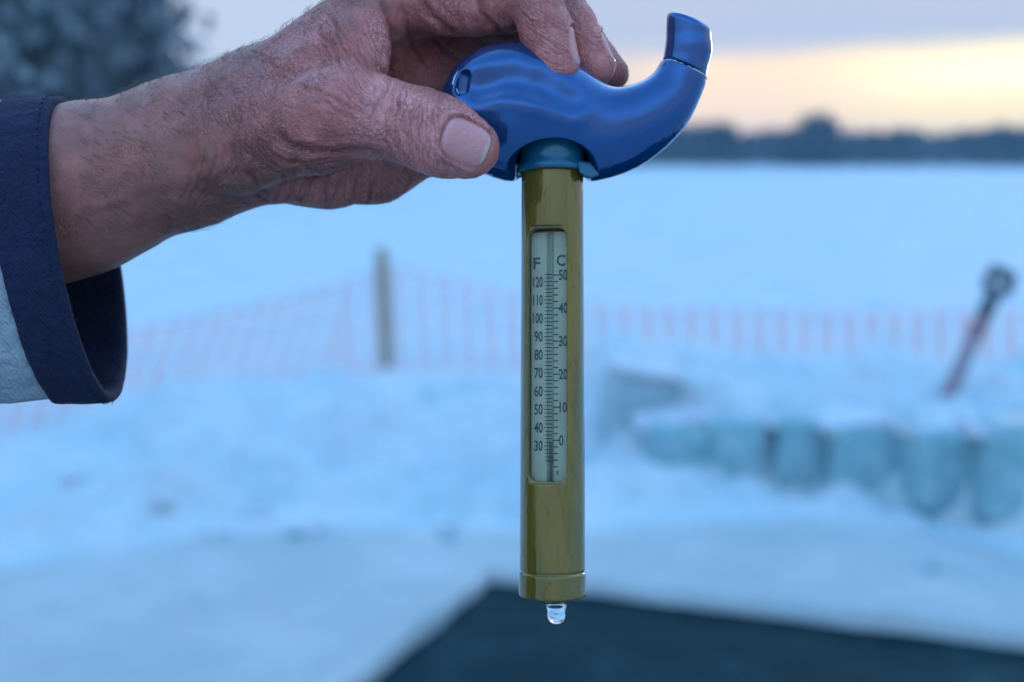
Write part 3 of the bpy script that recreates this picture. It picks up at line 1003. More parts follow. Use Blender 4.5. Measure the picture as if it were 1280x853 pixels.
    V, Q = surface_nets(tube_sdf, (0, -330, -50), (110, 235, 84), 2.0)
    V, Q = subdivide(V, Q)
    V, Nn = project(tube_sdf, V, 4, 1.2)
    tb = part('tube', to_world(V), Q, m_olive, thermo)
    def inner(x, y, z):
        """point on the scale: x across, y photo row, z out from the axis"""
        c = axis(y)
        return c + np.array([x * cs + z * sn, TILT * (-x * sn + z * cs), -x * sn + z * cs])
    # boss under the end cap
    lathe([(743, 25), (747.5, 23), (751, 18.5), (753, 15.5), (753.5, 5)], 'end_plug', m_olive, thermo, cap1=True)
    # card
    def slab(name, x0, x1, y0, y1, z0, z1, m, parent):
        V = [inner(x, y, z) for z in (z0, z1) for y in (y0, y1) for x in (x0, x1)]
        return part(name, to_world(np.array(V)), [(0, 1, 3, 2), (4, 6, 7, 5), (0, 4, 5, 1), (2, 3, 7, 6), (0, 2, 6, 4), (1, 5, 7, 3)], m, parent, smooth=False)
    card = slab('scale_card', -23.4, 23.4, yw0 + 1, yw1 - 1, 10, 15.5, m_card, thermo)
    ZC = 16.0
    # print: numbers and graduation marks
    mv, mf = [], []
    def text(s, x, y, size, sx):
        cu = bpy.data.curves.new('txt', 'FONT'); cu.body = s; cu.size = 1.0; cu.align_x = 'CENTER'; cu.align_y = 'CENTER'; cu.resolution_u = 3; cu.offset = 0.022
        to = bpy.data.objects.new('txt', cu); COL.objects.link(to)
        bpy.context.view_layer.update()
        ev = to.evaluated_get(bpy.context.evaluated_depsgraph_get())
        me = bpy.data.meshes.new_from_object(ev)
        o0 = len(mv)
        co = np.array([v.co[:] for v in me.vertices])
        cx, cy = (co[:, 0].min() + co[:, 0].max()) / 2, (co[:, 1].min() + co[:, 1].max()) / 2
        for p in co:
            mv.append(inner(x + (p[0] - cx) * size * sx, y - (p[1] - cy) * size, ZC))
        for f in me.polygons: mf.append(tuple(o0 + i for i in f.vertices))
        bpy.data.objects.remove(to); bpy.data.curves.remove(cu); bpy.data.meshes.remove(me)
    def tick(x0, x1, y, w=0.55):
        o0 = len(mv)
        for (x, yy) in ((x0, y + w), (x1, y + w), (x1, y - w), (x0, y - w)): mv.append(inner(x, yy, ZC))
        mf.append((o0, o0 + 1, o0 + 2, o0 + 3))
    XO = -0.4
    text('F', -16.0 + XO, 331, 20, 1.1); text('C', 14.6 + XO, 328, 19, 0.88)
    fy = lambda f: 354 + (120 - f) * (557 - 354) / 90.0
    cy_ = lambda c: 346 + (50 - c) * (550 - 346) / 50.0
    for f in range(30, 130, 10): text(str(f), -13.6 + XO - (0.8 if f >= 100 else 0), fy(f), 18, 0.60 if f < 100 else 0.52)
    for c in range(0, 60, 10): text(str(c), 17.2 + XO + (0 if c else -2.5), cy_(c), 18, 0.62)
    for f in range(22, 125, 2):
        tick(-5.5 + XO if f % 10 else -6.5 + XO, 3.5 + XO, fy(f), 0.6)
    for i in range(-4, 26):
        c = i * 2
        tick(5 + XO if c % 10 else 4.5 + XO, 11.0 + XO if c % 10 else 13 + XO, cy_(c), 0.75)
    o0 = len(mv)
    tick(9 + XO, 11 + XO, 590, 2.5)
    part('scale_print', to_world(np.array(mv)), mf, m_ink, card, smooth=False)
    # capillary with blue spirit, and the rod round it
    mb = MB(); mb.tube([inner(3.0 + XO - 1.0, 600, 18), inner(3.0 + XO - 1.0, 552, 18)], 1.0, 10)
    mb.tube([inner(2.0 + XO, 577, 18), inner(2.0 + XO, 571, 18)], [2.4, 2.4], 10)
    cap = part('spirit_column', to_world(np.array(mb.v)), mb.f, m_spirit, thermo)
    mb = MB(); mb.tube([inner(2.0 + XO, 600, 19.6), inner(2.0 + XO, 294, 19.6)], 4.2, 16)
    part('capillary_rod', to_world(np.array(mb.v)), mb.f, m_rod, thermo)
    # clear window
    ny, nx = 24, 12
    V = []
    for zz in (0, 1.2):
        for j in range(ny + 1):
            y = yw0 + 1.0 + (yw1 - yw0 - 2) * j / ny
            for i in range(nx + 1):
                x = -23.2 + 46.4 * i / nx
                V.append(inner(x, y, 24.5 + 3.6 * (1 - (x / 24) ** 2) - zz))
    k0 = (nx + 1) * (ny + 1)
    fc = []
    for j in range(ny):
        for i in range(nx):
            a = j * (nx + 1) + i
            fc.append((a, a + nx + 1, a + nx + 2, a + 1))
            fc.append((k0 + a, k0 + a + 1, k0 + a + nx + 2, k0 + a + nx + 1))
    part('window_pane', to_world(np.array(V)), fc, m_pane, thermo)
    # hanging drop
    V, Fq = [], []
    na = 40
    prof = [(748.5, 13.0), (751.0, 12.2), (753.5, 11.0), (756.5, 10.7), (760, 11.0), (763.5, 10.6), (766.5, 9.3), (769, 7.2), (770.8, 4.5), (771.8, 1.8)]
    cx = axis(750) + np.array([4.5, 0, 8])
    for y, r in prof:
        yy = PT(TX, y, 0)[1]
        for k in range(na):
            a = 2 * math.pi * k / na
            V.append(np.array([cx[0] + r * math.sin(a), yy, cx[2] + r * math.cos(a)]))
    for i in range(len(prof) - 1):
        for k in range(na):
            k2 = (k + 1) % na
            Fq.append((i * na + k, (i + 1) * na + k, (i + 1) * na + k2, i * na + k2))
    Fq.append(tuple(range(na))); Fq.append(tuple((len(prof) - 1) * na + k for k in range(na))[::-1])
    bs = to_world(PT(TX + 4.5, 769, 6))
    dr = part('water_drop', to_world(np.array(V)), Fq, m_drop, None, bs)
    tag(dr, 'clear water drop hanging from the bottom end of the thermometer', 'drop')
build_thermo()
# ------------------------------------------------------------------ frozen lake
def smoothstep(x, a, b):
    t = np.clip((x - a) / (b - a), 0, 1)
    return t * t * (3 - 2 * t)

# the hole sawn in the ice (world x, y), counter-clockwise
g = lambda px, py, z=0.0: ground_at(px, py, z)[:2]
cor = g(618, 721)
lft = g(462, 853); rgt = g(1280, 803)
dl = (lft - cor) / np.linalg.norm(lft - cor)
dr_ = (rgt - cor) / np.linalg.norm(rgt - cor)
HOLE = [cor, cor + dl * 3.3, cor + dl * 3.3 + dr_ * 3.4, cor + dr_ * 3.4]

def hole_sd(X, Y):
    """distance to the rim of the hole, negative inside"""
    d = np.full(X.shape, -1e9)
    c = sum(HOLE) / 4
    for i in range(4):
        a, b_ = HOLE[i], HOLE[(i + 1) % 4]
        e = (b_ - a) / np.linalg.norm(b_ - a)
        n = np.array([e[1], -e[0]])
        if np.dot(n, c - a) > 0: n = -n
        d = np.maximum(d, (X - a[0]) * n[0] + (Y - a[1]) * n[1])
    return d

bank_pts = np.array([g(-300, 745), g(0, 700), g(150, 680), g(300, 655), g(420, 648), g(560, 655), g(660, 650), g(735, 655), g(840, 645), g(1000, 640), g(1150, 655), g(1290, 690), g(1600, 720)])
MOUND = np.array([g(735, 560), g(800, 580), g(930, 605), g(1060, 618), g(1180, 640), g(1290, 668), g(1500, 705)])

def ground_h(X, Y):
    P3 = np.stack([X, Y, np.zeros_like(X)], -1)
    yb = np.interp(X, bank_pts[:, 0], bank_pts[:, 1]) + 0.10 * vnoise(P3 * 2.3, 51)
    near = smoothstep(Y, 40, 12)
    s = Y - yb
    up = smoothstep(s, -0.05, 1.1)
    h = 0.22 * up * smoothstep(Y, 8.8, 6.0) * smoothstep(X, 1.3, 0.4)
    lump = (0.12 * fbm(P3 * 2.6, 61, 4) + 0.045 * np.abs(vnoise(P3 * 9, 66))) * smoothstep(s, -0.15, 0.35) * smoothstep(Y, 8.5, 6)
    h = (h + lump) * (0.40 + 0.60 * smoothstep(X + 0.25 * (Y - 6), -2.7, -1.7))
    ym = np.interp(X, MOUND[:, 0], MOUND[:, 1])
    sm = Y - ym
    right = smoothstep(X, 0.32, 0.62)
    h = h + right * (0.31 * smoothstep(sm, 0.015, 0.20) * smoothstep(Y, 8.6, 6.8) + 0.02 * fbm(P3 * 5, 71, 3) * smoothstep(sm, -0.2, 0.2) + 0.065 * np.exp(-((sm + 0.05) / 0.12) ** 2) * (0.7 + 0.9 * vnoise(P3 * 3.3, 73)))
    # wind-packed ripples out on the lake
    h = h + 0.035 * fbm(P3 * np.array([0.25, 0.5, 1]), 81, 3) * smoothstep(Y, 9, 14) * smoothstep(Y, 300, 60)
    # trodden ice by the hole
    flat = smoothstep(s, 0.2, -0.3)
    h = h + flat * (0.010 * fbm(P3 * 3.2, 91, 4) + 0.006 * vnoise(P3 * 13, 95))
    d = hole_sd(X, Y) + 0.012 * vnoise(P3 * 6, 97)
    h = h + 0.03 * np.exp(-((d - 0.10) / 0.07) ** 2)
    return np.where(d < 0.04, h * smoothstep(d, -0.02, 0.04) - 0.55 * smoothstep(d, 0.035, -0.03), h)

def build_ground():
    az_f = np.radians(np.concatenate([np.arange(-180, -40, 5), np.arange(-40, -30, 1.0), np.arange(-30, 30, 0.13), np.arange(30, 40, 1.0), np.arange(40, 181, 5)]))
    r = np.concatenate([np.array([0.0, 0.6, 1.2]), np.arange(1.6, 2.6, 0.06), np.arange(2.6, 8.5, 0.02), 8.5 * np.exp(np.arange(0, math.log(900 / 8.5), 0.02))])
    A, R = np.meshgrid(az_f, r, indexing='ij')
    X, Y = R * np.sin(A), R * np.cos(A)
    Z = ground_h(X, Y)
    V = np.stack([X, Y, Z], -1).reshape(-1, 3)
    nA, nR = A.shape
    i, j = np.meshgrid(np.arange(nA - 1), np.arange(nR - 1), indexing='ij')
    a = (i * nR + j).ravel()
    Q = np.stack([a, a + 1, a + nR + 1, a + nR], 1)[:, ::-1]
    m, N, b = mat('snow', (0.8, 0.85, 0.9), 0.75)
    o = objco(N)
    sep = N.n('ShaderNodeSeparateXYZ'); N.set(sep.inputs[0], o)
    n1 = N.noise(o, 1.6, 5, 0.6).outputs[0]
    n2 = N.noise(o, 14, 5, 0.7).outputs[0]
    n3 = N.noise(N.mapping(o, (0.10, 0.45, 1)), 1.0, 4, 0.6).outputs[0]
    at = N.n('ShaderNodeAttribute', attribute_name='bare_ice').outputs['Fac']
    snow = N.mix(N.smooth(n1, 0.3, 0.7), (0.44, 0.59, 0.64), (0.61, 0.67, 0.68))
    snow = N.mix(N.math('MULTIPLY', N.smooth(n3, 0.42, 0.7), 0.5), snow, (0.58, 0.61, 0.68))
    snow = N.mix(N.math('MULTIPLY', N.smooth(N.noise(o, 0.75, 4, 0.6).outputs[0], 0.48, 0.66), 0.55), snow, (0.38, 0.58, 0.63))
    ice = N.mix(N.smooth(n1, 0.3, 0.72), (0.31, 0.39, 0.40), (0.45, 0.51, 0.52))
    ice = N.mix(N.math('MULTIPLY', N.smooth(n2, 0.60, 0.74), 0.5), ice, (0.22, 0.30, 0.33))
    fac = N.math('ADD', at, N.math('MULTIPLY', N.math('SUBTRACT', n1, 0.5), 0.7), clamp=True)
    N.set(b.inputs['Base Color'], N.mix(fac, snow, ice))
    N.set(b.inputs['Roughness'], N.math('SUBTRACT', 0.85, N.math('MULTIPLY', fac, 0.45)))
    N.set(b.inputs['Normal'], N.bump(N.math('ADD', n2, N.math('MULTIPLY', n1, 0.6)), 0.03, 0.6))
    gr = part('frozen_lake_ground', V, Q, m, None, (0, 0, 0))
    gr['kind'] = 'structure'
    yb = np.interp(X, bank_pts[:, 0], bank_pts[:, 1])
    bi = smoothstep(Y - yb, 0.10, -0.30) * smoothstep(R, 12, 9)
    at_ = gr.data.attributes.new('bare_ice', 'FLOAT', 'POINT')
    at_.data.foreach_set('value', bi.ravel().astype(np.float32))
build_ground()

m_water = bpy.data.materials.new('lake_water'); m_water.use_nodes = True
m_water.node_tree.nodes.clear(); N = NT(m_water.node_tree)
o = objco(N)
nrm = N.bump(N.noise(o, 5, 3, 0.5).outputs[0], 0.02, 0.5)
sl = N.smooth(N.noise(o, 2.6, 5, 0.65).outputs[0], 0.5, 0.72)          # drifting slush under a skin of new ice
df = N.n('ShaderNodeBsdfDiffuse'); N.set(df.inputs[0], N.mix(sl, (0.002, 0.016, 0.024), (0.012, 0.050, 0.060)))
gl = N.n('ShaderNodeBsdfGlossy'); gl.inputs['Roughness'].default_value = 0.14; gl.inputs[0].default_value = (0.16, 0.30, 0.34, 1)
N.set(gl.inputs['Normal'], nrm); N.set(df.inputs['Normal'], nrm)
fr = N.n('ShaderNodeFresnel'); fr.inputs[0].default_value = 1.31; N.set(fr.inputs['Normal'], nrm)
mx = N.n('ShaderNodeMixShader'); N.set(mx.inputs[0], fr.outputs[0]); N.set(mx.inputs[1], df.outputs[0]); N.set(mx.inputs[2], gl.outputs[0])
ou = N.n('ShaderNodeOutputMaterial'); m_water.node_tree.links.new(mx.outputs[0], ou.inputs[0])
def build_water():
    c = sum(HOLE) / 4
    P = [c + (p - c) * 1.10 for p in HOLE]
    mb = MB()
    V = [(p[0], p[1], -0.035) for p in P] + [(p[0], p[1], -0.5) for p in P]
    mb.add(V, [(0, 1, 2, 3), (7, 6, 5, 4)] + [(i, i + 4, (i + 1) % 4 + 4, (i + 1) % 4) for i in range(4)])
    w = mb.build('water', m_water, None, (c[0], c[1], -0.13), smooth=False)
    w['kind'] = 'structure'
build_water()

# ------------------------------------------------------------------ ice blocks
m_ice, N, b = mat('block_ice', (0.05, 0.24, 0.30), 0.55, **{'Specular IOR Level': 0.15})
o = objco(N)
n1 = N.noise(o, 9, 5, 0.65).outputs[0]
fr_ = N.smooth(N.noise(o, 3.5, 4, 0.6).outputs[0], 0.5, 0.68)
ic = N.mix(N.smooth(n1, 0.3, 0.7), (0.17, 0.37, 0.41), (0.34, 0.53, 0.57))
N.set(b.inputs['Base Color'], N.mix(N.math('MULTIPLY', fr_, 0.4), ic, (0.36, 0.48, 0.52)))
N.set(b.inputs['Normal'], N.bump(n1, 0.02, 0.5))
b.inputs['Subsurface Weight'].default_value = 0.0
m_pale, N, b = mat('frosted_ice', (0.42, 0.62, 0.68), 0.4)
o = objco(N)
N.set(b.inputs['Base Color'], N.mix(N.noise(o, 8, 5, 0.65).outputs[0], (0.22, 0.38, 0.42), (0.40, 0.53, 0.57)))
m_cap, N, b = mat('snow_cap', (0.56, 0.63, 0.68), 0.95, **{'Specular IOR Level': 0.1})
o = objco(N)
N.set(b.inputs['Normal'], N.bump(N.noise(o, 16, 5, 0.7).outputs[0], 0.02, 0.6))

def rough_box(sx, sy, sz, seed, bev=0.03, n=7, amp=0.012):
    """bevelled, slightly uneven block standing on z = 0"""
    V, Fq, key = [], [], {}
    def vid(p):
        k = tuple(np.round(p, 5))
        if k not in key:
            key[k] = len(V); V.append(np.array(p))
        return key[k]
    u = np.linspace(-1, 1, n)
    for ax_ in range(3):
        for sg in (-1, 1):
            for i in range(n - 1):
                for j in range(n - 1):
                    q = []
                    for (a, c) in ((i, j), (i + 1, j), (i + 1, j + 1), (i, j + 1)):
                        p = np.zeros(3); p[ax_] = sg; p[(ax_ + 1) % 3] = u[a]; p[(ax_ + 2) % 3] = u[c]
                        q.append(vid(p))
                    Fq.append(q if sg > 0 else q[::-1])
    V = np.array(V)
    half = np.array([sx, sy, sz]) / 2
    P = V * half
    inner_ = np.clip(P, -(half - bev), half - bev)
    d = P - inner_
    ln = np.linalg.norm(d, axis=1, keepdims=True)
    P = np.where(ln > 1e-9, inner_ + d / np.maximum(ln, 1e-9) * bev, P)
    P = P + amp * np.stack([vnoise(V * 1.7 + 3.1, seed), vnoise(V * 1.7 + 7.7, seed + 1), vnoise(V * 1.7 + 1.3, seed + 2)], 1)
    P[:, 2] += sz / 2
    return P, Fq

def rot(P, rz, rx=0, ry=0):
    M = np.array(Matrix.Rotation(rz, 3, 'Z') @ Matrix.Rotation(ry, 3, 'Y') @ Matrix.Rotation(rx, 3, 'X'))
    return P @ M.T

BLOCKS = [  # px of base centre, base row, width px, height px, turn, tilt, label
    (842, 606, 66, 80, 0.10, 0.05, 'teal ice block at the left end of the row, beside the pale tilted block'),
    (921, 606, 62, 80, -0.08, -0.03, 'second teal ice block from the left end of the row by the hole'),
    (1004, 610, 64, 82, 0.12, 0.04, 'third teal ice block from the left end of the row by the hole'),
    (1092, 622, 78, 90, -0.10, 0.06, 'fourth teal ice block from the left, just left of below the stuck shovel'),
    (1192, 638, 82, 104, 0.05, -0.05, 'tall dark ice block under the foot of the stuck shovel'),
    (1275, 656, 76, 118, -0.06, 0.04, 'tallest dark ice block, cut off by the right edge'),
]
def build_blocks():
    grp = 'sawn ice blocks in a row by the hole'
    for i, (px, py, w, hh, rz, tl, lab) in enumerate(BLOCKS):
        p = ground_at(px, py)
        k = np.dot(p - CAM, FWD) / F
        root = empty('ice_block', (p[0], p[1] + (0.13, 0.13, 0.18, 0.16, 0.12, 0.11)[i], -0.02), lab, 'ice block', grp)
        P, Fq = rough_box(w * k * (1.17 + 0.07 * (i % 2)), 0.30, hh * k * (1.0 + 0.06 * (i % 3)), 100 + i * 7)
        P = rot(P, rz, 0.04 * (-1) ** i, tl)
        part('block', P + np.array(root.location), Fq, m_ice, root)
        # snow lying on the block and slumping over its corners
        P, Fq = rough_box(w * k * 1.30, 0.34, 0.045, 300 + i * 5, 0.02, 9, 0.02)
        P = rot(P, rz, 0.0, -abs(tl)) + np.array([-0.02, 0.075, hh * k - 0.025])
        part('snow_cap', P + np.array(root.location), Fq, m_cap, root)
    p = ground_at(778, 585)
    k = np.dot(p - CAM, FWD) / F
    root = empty('ice_block', (p[0], p[1] + 0.1, 0.0), 'pale frosted ice block tilted on its edge, just right of the thermometer', 'ice block', grp)
    P, Fq = rough_box(84 * k, 0.24, 124 * k, 900)
    part('block', rot(P, 0.2, 0.1, 0.20) + np.array(root.location), Fq, m_pale, root)
    P, Fq = rough_box(92 * k, 0.28, 0.04, 910, 0.018)
    part('snow_cap', rot(P + np.array([0, 0, 121 * k]), 0.2, 0.1, 0.20) + np.array(root.location), Fq, m_cap, root)
build_blocks()

def build_chunks():
    protos = [make_mesh('snow_chunk', *rough_box(0.13, 0.10, 0.08, 500 + i, 0.03, 6, 0.022), m_cap) for i in range(3)]
    pi = [make_mesh('ice_chunk', *rough_box(0.13, 0.10, 0.07, 520 + i, 0.02, 6, 0.02), m_pale) for i in range(2)]
    spots = [(272, 672, 1, 0), (388, 664, 1.1, 0), (560, 660, 1.0, 0), (90, 640, 1.2, 0), (205, 655, 1.0, 0), (320, 640, 1.1, 0), (860, 655, .6, 0),
             (1155, 712, .9, 'pale blue lump of ice on the trodden ice beyond the right side of the hole'), (370, 668, 1.0, 'pale lump of ice at the snow bank foot, right one of a pair'),
             (292, 680, .8, 'pale lump of ice at the snow bank foot, left one of a pair'), (565, 672, .8, 'pale blue lump of ice at the bank foot, just left of the thermometer end')]
    for i, (px, py, s, ic_) in enumerate(spots):
        p = ground_at(px, py)
        z = float(ground_h(np.array([p[0]]), np.array([p[1]]))[0])
        o = link('ice_chunk' if ic_ else 'snow_chunk', (pi if ic_ else protos)[i % (2 if ic_ else 3)], None, (p[0], p[1], z - 0.035))
        o.rotation_euler = (random.uniform(-.2, .2), random.uniform(-.2, .2), random.uniform(0, 6))
        o.scale = (s * 0.85, s * 0.85, s * 0.8)
        if ic_: tag(o, ic_, 'ice chunk', 'ice chunks lying around the hole')
        else: tag(o, 'small white lump of snow lying along the edge of the snow bank', 'snow chunk', 'snow lumps along the bank')
build_chunks()

# ------------------------------------------------------------------ net fence
m_net, N, b = mat('orange_net', (0.85, 0.36, 0.33), 0.5)
m_stake, N, b = mat('weathered_wood', (0.16, 0.13, 0.10), 0.85)
o = objco(N)
N.set(b.inputs['Base Color'], N.mix(N.noise(N.mapping(o, (1, 1, 0.12)), 60, 4, 0.6).outputs[0], (0.24, 0.165, 0.10), (0.42, 0.30, 0.20)))
def build_fence():
    def gh(p): return float(ground_h(np.array([p[0]]), np.array([p[1]]))[0])
    # (x, base row, top row) along the foot of the net in the photograph
    path = [(-420, 690, 590), (-150, 590, 485), (20, 542, 440), (170, 506, 410), (300, 482, 383), (400, 468, 362), (485, 459, 334), (560, 458, 345), (640, 458, 366), (760, 457, 382), (900, 457, 386), (1050, 457, 388), (1280, 460, 388), (1500, 470, 392)]
    pts, hs = [], []
    for (x, yb, yt) in path:
        p = ground_at(x, yb, 0.05)
        k = np.dot(p - CAM, FWD) / F
        pts.append(p[:2]); hs.append((yb - yt) * k)
    pts = np.array(pts); hs = np.array(hs)
    seg = np.linalg.norm(np.diff(pts, axis=0), axis=1)
    cum = np.concatenate([[0], np.cumsum(seg)])
    sp = cum[6]
    base = np.array([pts[6][0], pts[6][1], 0.12])
    root = empty('net_fence', base, 'orange plastic net fence on a wooden stake crossing the snow', 'fence')
    def at(s):
        return np.array([np.interp(s, cum, pts[:, 0]), np.interp(s, cum, pts[:, 1])]), float(np.interp(s, cum, hs))
    def panel(s0, s1):
        mb = MB()
        pitch = 0.165
        n = int((s1 - s0) / pitch)
        rows = 11
        def q(s, t, off=0.0):
            xy, h_ = at(s)
            lean = 0.26 * (1 - t) * (-1 if s < sp - 0.3 else 0.1)
            xy2, _ = at(s + lean)
            return np.array([xy2[0], xy2[1] + off + 0.012 * math.sin(3 * s), 0.03 + h_ * t])
        def strip(a, c, w, vert):
            d = np.array([0, 0, w / 2]) if not vert else (c - a) * 0
            if vert:
                e = np.array([1.0, 0.15, 0]) * w / 2
            else:
                e = d
            th = np.array([0, 0.002, 0])
            mb.add([a - e - th, c - e - th, c + e - th, a + e - th, a - e + th, c - e + th, c + e + th, a + e + th],
                   [(0, 1, 2, 3), (7, 6, 5, 4), (0, 4, 5, 1), (1, 5, 6, 2), (2, 6, 7, 3), (3, 7, 4, 0)])
        for i in range(n):
            a, c = s0 + i * pitch + 0.02, s0 + i * pitch + 0.102
            for r_ in range(rows):
                t = 0.04 + 0.96 * r_ / (rows - 1)
                strip(q(a, t), q(c, t), 0.017 if 0 < r_ < rows - 1 else 0.021, False)
                if r_ in (0, 10):
                    strip(q(c, t), q(a + pitch, t), 0.006, False)
            for s_ in (a + 0.01, c - 0.01):
                for r_ in range(rows - 1):
                    strip(q(s_, 0.04 + 0.96 * r_ / (rows - 1), 0.002), q(s_, 0.04 + 0.96 * (r_ + 1) / (rows - 1), 0.002), 0.005, True)
        mb.build('net', m_net, root, smooth=False)
    panel(cum[0], sp - 0.02)
    panel(sp + 0.02, cum[-1])
    # stake
    k = np.dot(base - CAM, FWD) / F
    hgt = 148 * k
    P, Fq = rough_box(0.085, 0.06, hgt, 700, 0.012, 6, 0.006)
    P = rot(P, 0.1, 0, -0.028) + base + np.array([0, -0.06, -0.06])
    part('stake', P, Fq, m_stake, root)
build_fence()

# ------------------------------------------------------------------ shovel stuck in the snow
m_shaft, N, b = mat('shovel_shaft', (0.27, 0.20, 0.25), 0.5)
m_tape, N, b = mat('red_band', (0.26, 0.13, 0.155), 0.5)
m_grip, N, b = mat('dark_grip', (0.04, 0.07, 0.09), 0.45)
m_steel, N, b = mat('steel_blade', (0.25, 0.27, 0.3), 0.35, Metallic=0.8)
def build_shovel():
    p = ground_at(1174, 518, 0.30)
    k = np.dot(p - CAM, FWD) / F
    root = empty('shovel', p, 'shovel with dark grip and red-banded shaft, leaning stuck in the snow at right', 'shovel')
    top = p + (72 * RIGHT + 146 * UP) * k + np.array([0, 0.05, 0])
    ax_ = (top - p); L = np.linalg.norm(ax_); ax_ /= L
    side = np.cross(ax_, FWD); side /= np.linalg.norm(side)
    q = lambda t, s=0.0: p + ax_ * t + side * s
    r = 8.8 * k
    mb = MB(); mb.tube([q(-0.16), q(0), q(L * 0.5), q(L * 0.84)], [r * 1.02, r, r, r * 0.95], 16)
    mb.build('shaft', m_shaft, root)
    mb = MB(); mb.tube([q(L * 0.66), q(L * 0.665), q(L * 0.80), q(L * 0.805)], [r, r * 1.14, r * 1.14, r], 16)
    mb.build('red_band', m_tape, root)
    # D grip
    mb = MB()
    mb.tube([q(L * 0.82), q(L * 0.86), q(L * 0.97), q(L * 1.02)], [r * 1.0, r * 1.2, r * 1.1, r * 0.75], 16)
    g_ = []
    for i in range(25):
        a = 2 * math.pi * i / 24
        g_.append(q(L * 1.02 + 15 * k + 13 * k * -math.cos(a), 14 * k * math.sin(a)))
    mb.tube(g_, 7.0 * k, 10, caps=False)
    mb.tube([q(L * 1.02 + 27 * k, -16 * k), q(L * 1.02 + 29 * k, 0), q(L * 1.02 + 27 * k, 16 * k)], 8.0 * k, 12)
    mb.build('grip', m_grip, root)
    V = []
    for zz in (0.004, -0.004):
        for (t, s) in [(-0.12, -0.09), (-0.14, -0.11), (-0.36, -0.10), (-0.42, 0), (-0.36, 0.10), (-0.14, 0.11), (-0.12, 0.09)]:
            V.append(q(t, s) + np.array([0, zz, 0]))
    part('blade', np.array(V), [tuple(range(7)), tuple(range(13, 6, -1))] + [(i, i + 7, (i + 1) % 7 + 7, (i + 1) % 7) for i in range(7)], m_steel, root, smooth=False)
build_shovel()

# ------------------------------------------------------------------ far shore and trees
def tree_mats():
    out = []
    for nm, a, c in (('dark_needles', (0.035, 0.048, 0.045), (0.085, 0.10, 0.095)), ('bare_twigs', (0.05, 0.05, 0.052), (0.11, 0.11, 0.115)), ('pale_twigs', (0.13, 0.14, 0.15), (0.26, 0.28, 0.30)), ('frosted_needles', (0.07, 0.085, 0.085), (0.27, 0.30, 0.32))):
        m, N, b = mat(nm, a, 0.85)
        o = objco(N)
        N.set(b.inputs['Base Color'], N.mix(N.smooth(N.noise(o, 0.9, 3, 0.6).outputs[0], 0.35, 0.65), a, c))
        out.append(m)
    m, N, b = mat('bark', (0.07, 0.06, 0.055), 0.9)
    o = objco(N)
    N.set(b.inputs['Base Color'], N.mix(N.noise(N.mapping(o, (1, 1, 0.2)), 8, 4, 0.6).outputs[0], (0.045, 0.04, 0.036), (0.10, 0.09, 0.08)))
    return out + [m]
m_needle, m_twig, m_pale_twig, m_frost, m_bark = tree_mats()

def tree_meshes(seed, H, R, crown0, kind, n, leaf):
    r = np.random.default_rng(seed)
    mb = MB()
    mb.tube([(0, 0, -0.3), (0.02 * H * r.normal(), 0, H * 0.3), (0.02 * H * r.normal(), 0.01 * H, H * 0.65), (0, 0, H * 0.95)], [H * 0.028, H * 0.022, H * 0.013, H * 0.003], 8)
    limbs = []
    nl = 22 if kind != 'cone' else 26
    for i in range(nl):
        t = crown0 + (0.95 - crown0) * (i + 0.5) / nl
        a = i * 2.4 + r.uniform(-.4, .4)
        if kind == 'cone': rr = R * (1.05 - (t - crown0) / (1 - crown0)); rise = -0.02
        else:
            u = (t - crown0) / (1 - crown0); rr = R * math.sqrt(max(0.06, 1 - (2 * u - 0.9) ** 2)) * r.uniform(0.75, 1.1); rise = 0.35
        z = t * H * (0.86 if kind != 'cone' else 1)
        e = np.array([math.cos(a) * rr, math.sin(a) * rr, z + rise * rr])
        s = np.array([0, 0, z - 0.12 * rr])
        m_ = (s + e) / 2 + np.array([0, 0, 0.08 * rr])
        mb.tube([s, m_, e], [H * 0.010, H * 0.006, H * 0.0015], 5)
        limbs.append((s, m_, e))
    V, Fc = [], []
    cl = []
    for (s, m_, e) in limbs:
        for k in range(5):
            t = r.uniform(0.35, 1.08)
            c = s + (e - s) * t + r.normal(0, R * 0.12, 3)
            cl.append((c, R * r.uniform(0.10, 0.24)))
    for i in range(n):
        c, cr_ = cl[r.integers(len(cl))]
        p = c + r.normal(0, cr_ * 0.75, 3)
        p[2] = max(p[2], H * crown0 * 0.4)
        d = r.normal(0, 1, 3); d /= np.linalg.norm(d)
        if kind == 'bare': d[2] = abs(d[2]) + 0.4
        s_ = np.cross(d, r.normal(0, 1, 3)); s_ /= np.linalg.norm(s_)
        L = leaf * r.uniform(0.6, 1.5); w = L * (0.42 if kind != 'bare' else 0.10)
        o0 = len(V)
        V += [p, p + d * L * 0.5 + s_ * w, p + d * L, p + d * L * 0.5 - s_ * w]
        Fc.append((o0, o0 + 1, o0 + 2, o0 + 3))
    return mb, V, Fc

def proto_tree(seed, H, R, crown0, kind, n, leaf, leafmat):
    mb, V, Fc = tree_meshes(seed, H, R, crown0, kind, n, leaf)
    return make_mesh('trunk', mb.v, mb.f, m_bark), make_mesh('crown', V, np.array(Fc), leafmat, smooth=False)

def place_tree(name, proto, loc, s, rz, label, cat='tree', group=None):
    root = empty(name, loc, label, cat, group)
    root.scale = (s[0], s[0], s[1]); root.rotation_euler = (0, 0, rz)
    for nm, me in zip(('trunk', 'crown'), proto):
        link(nm, me, root)
    return root

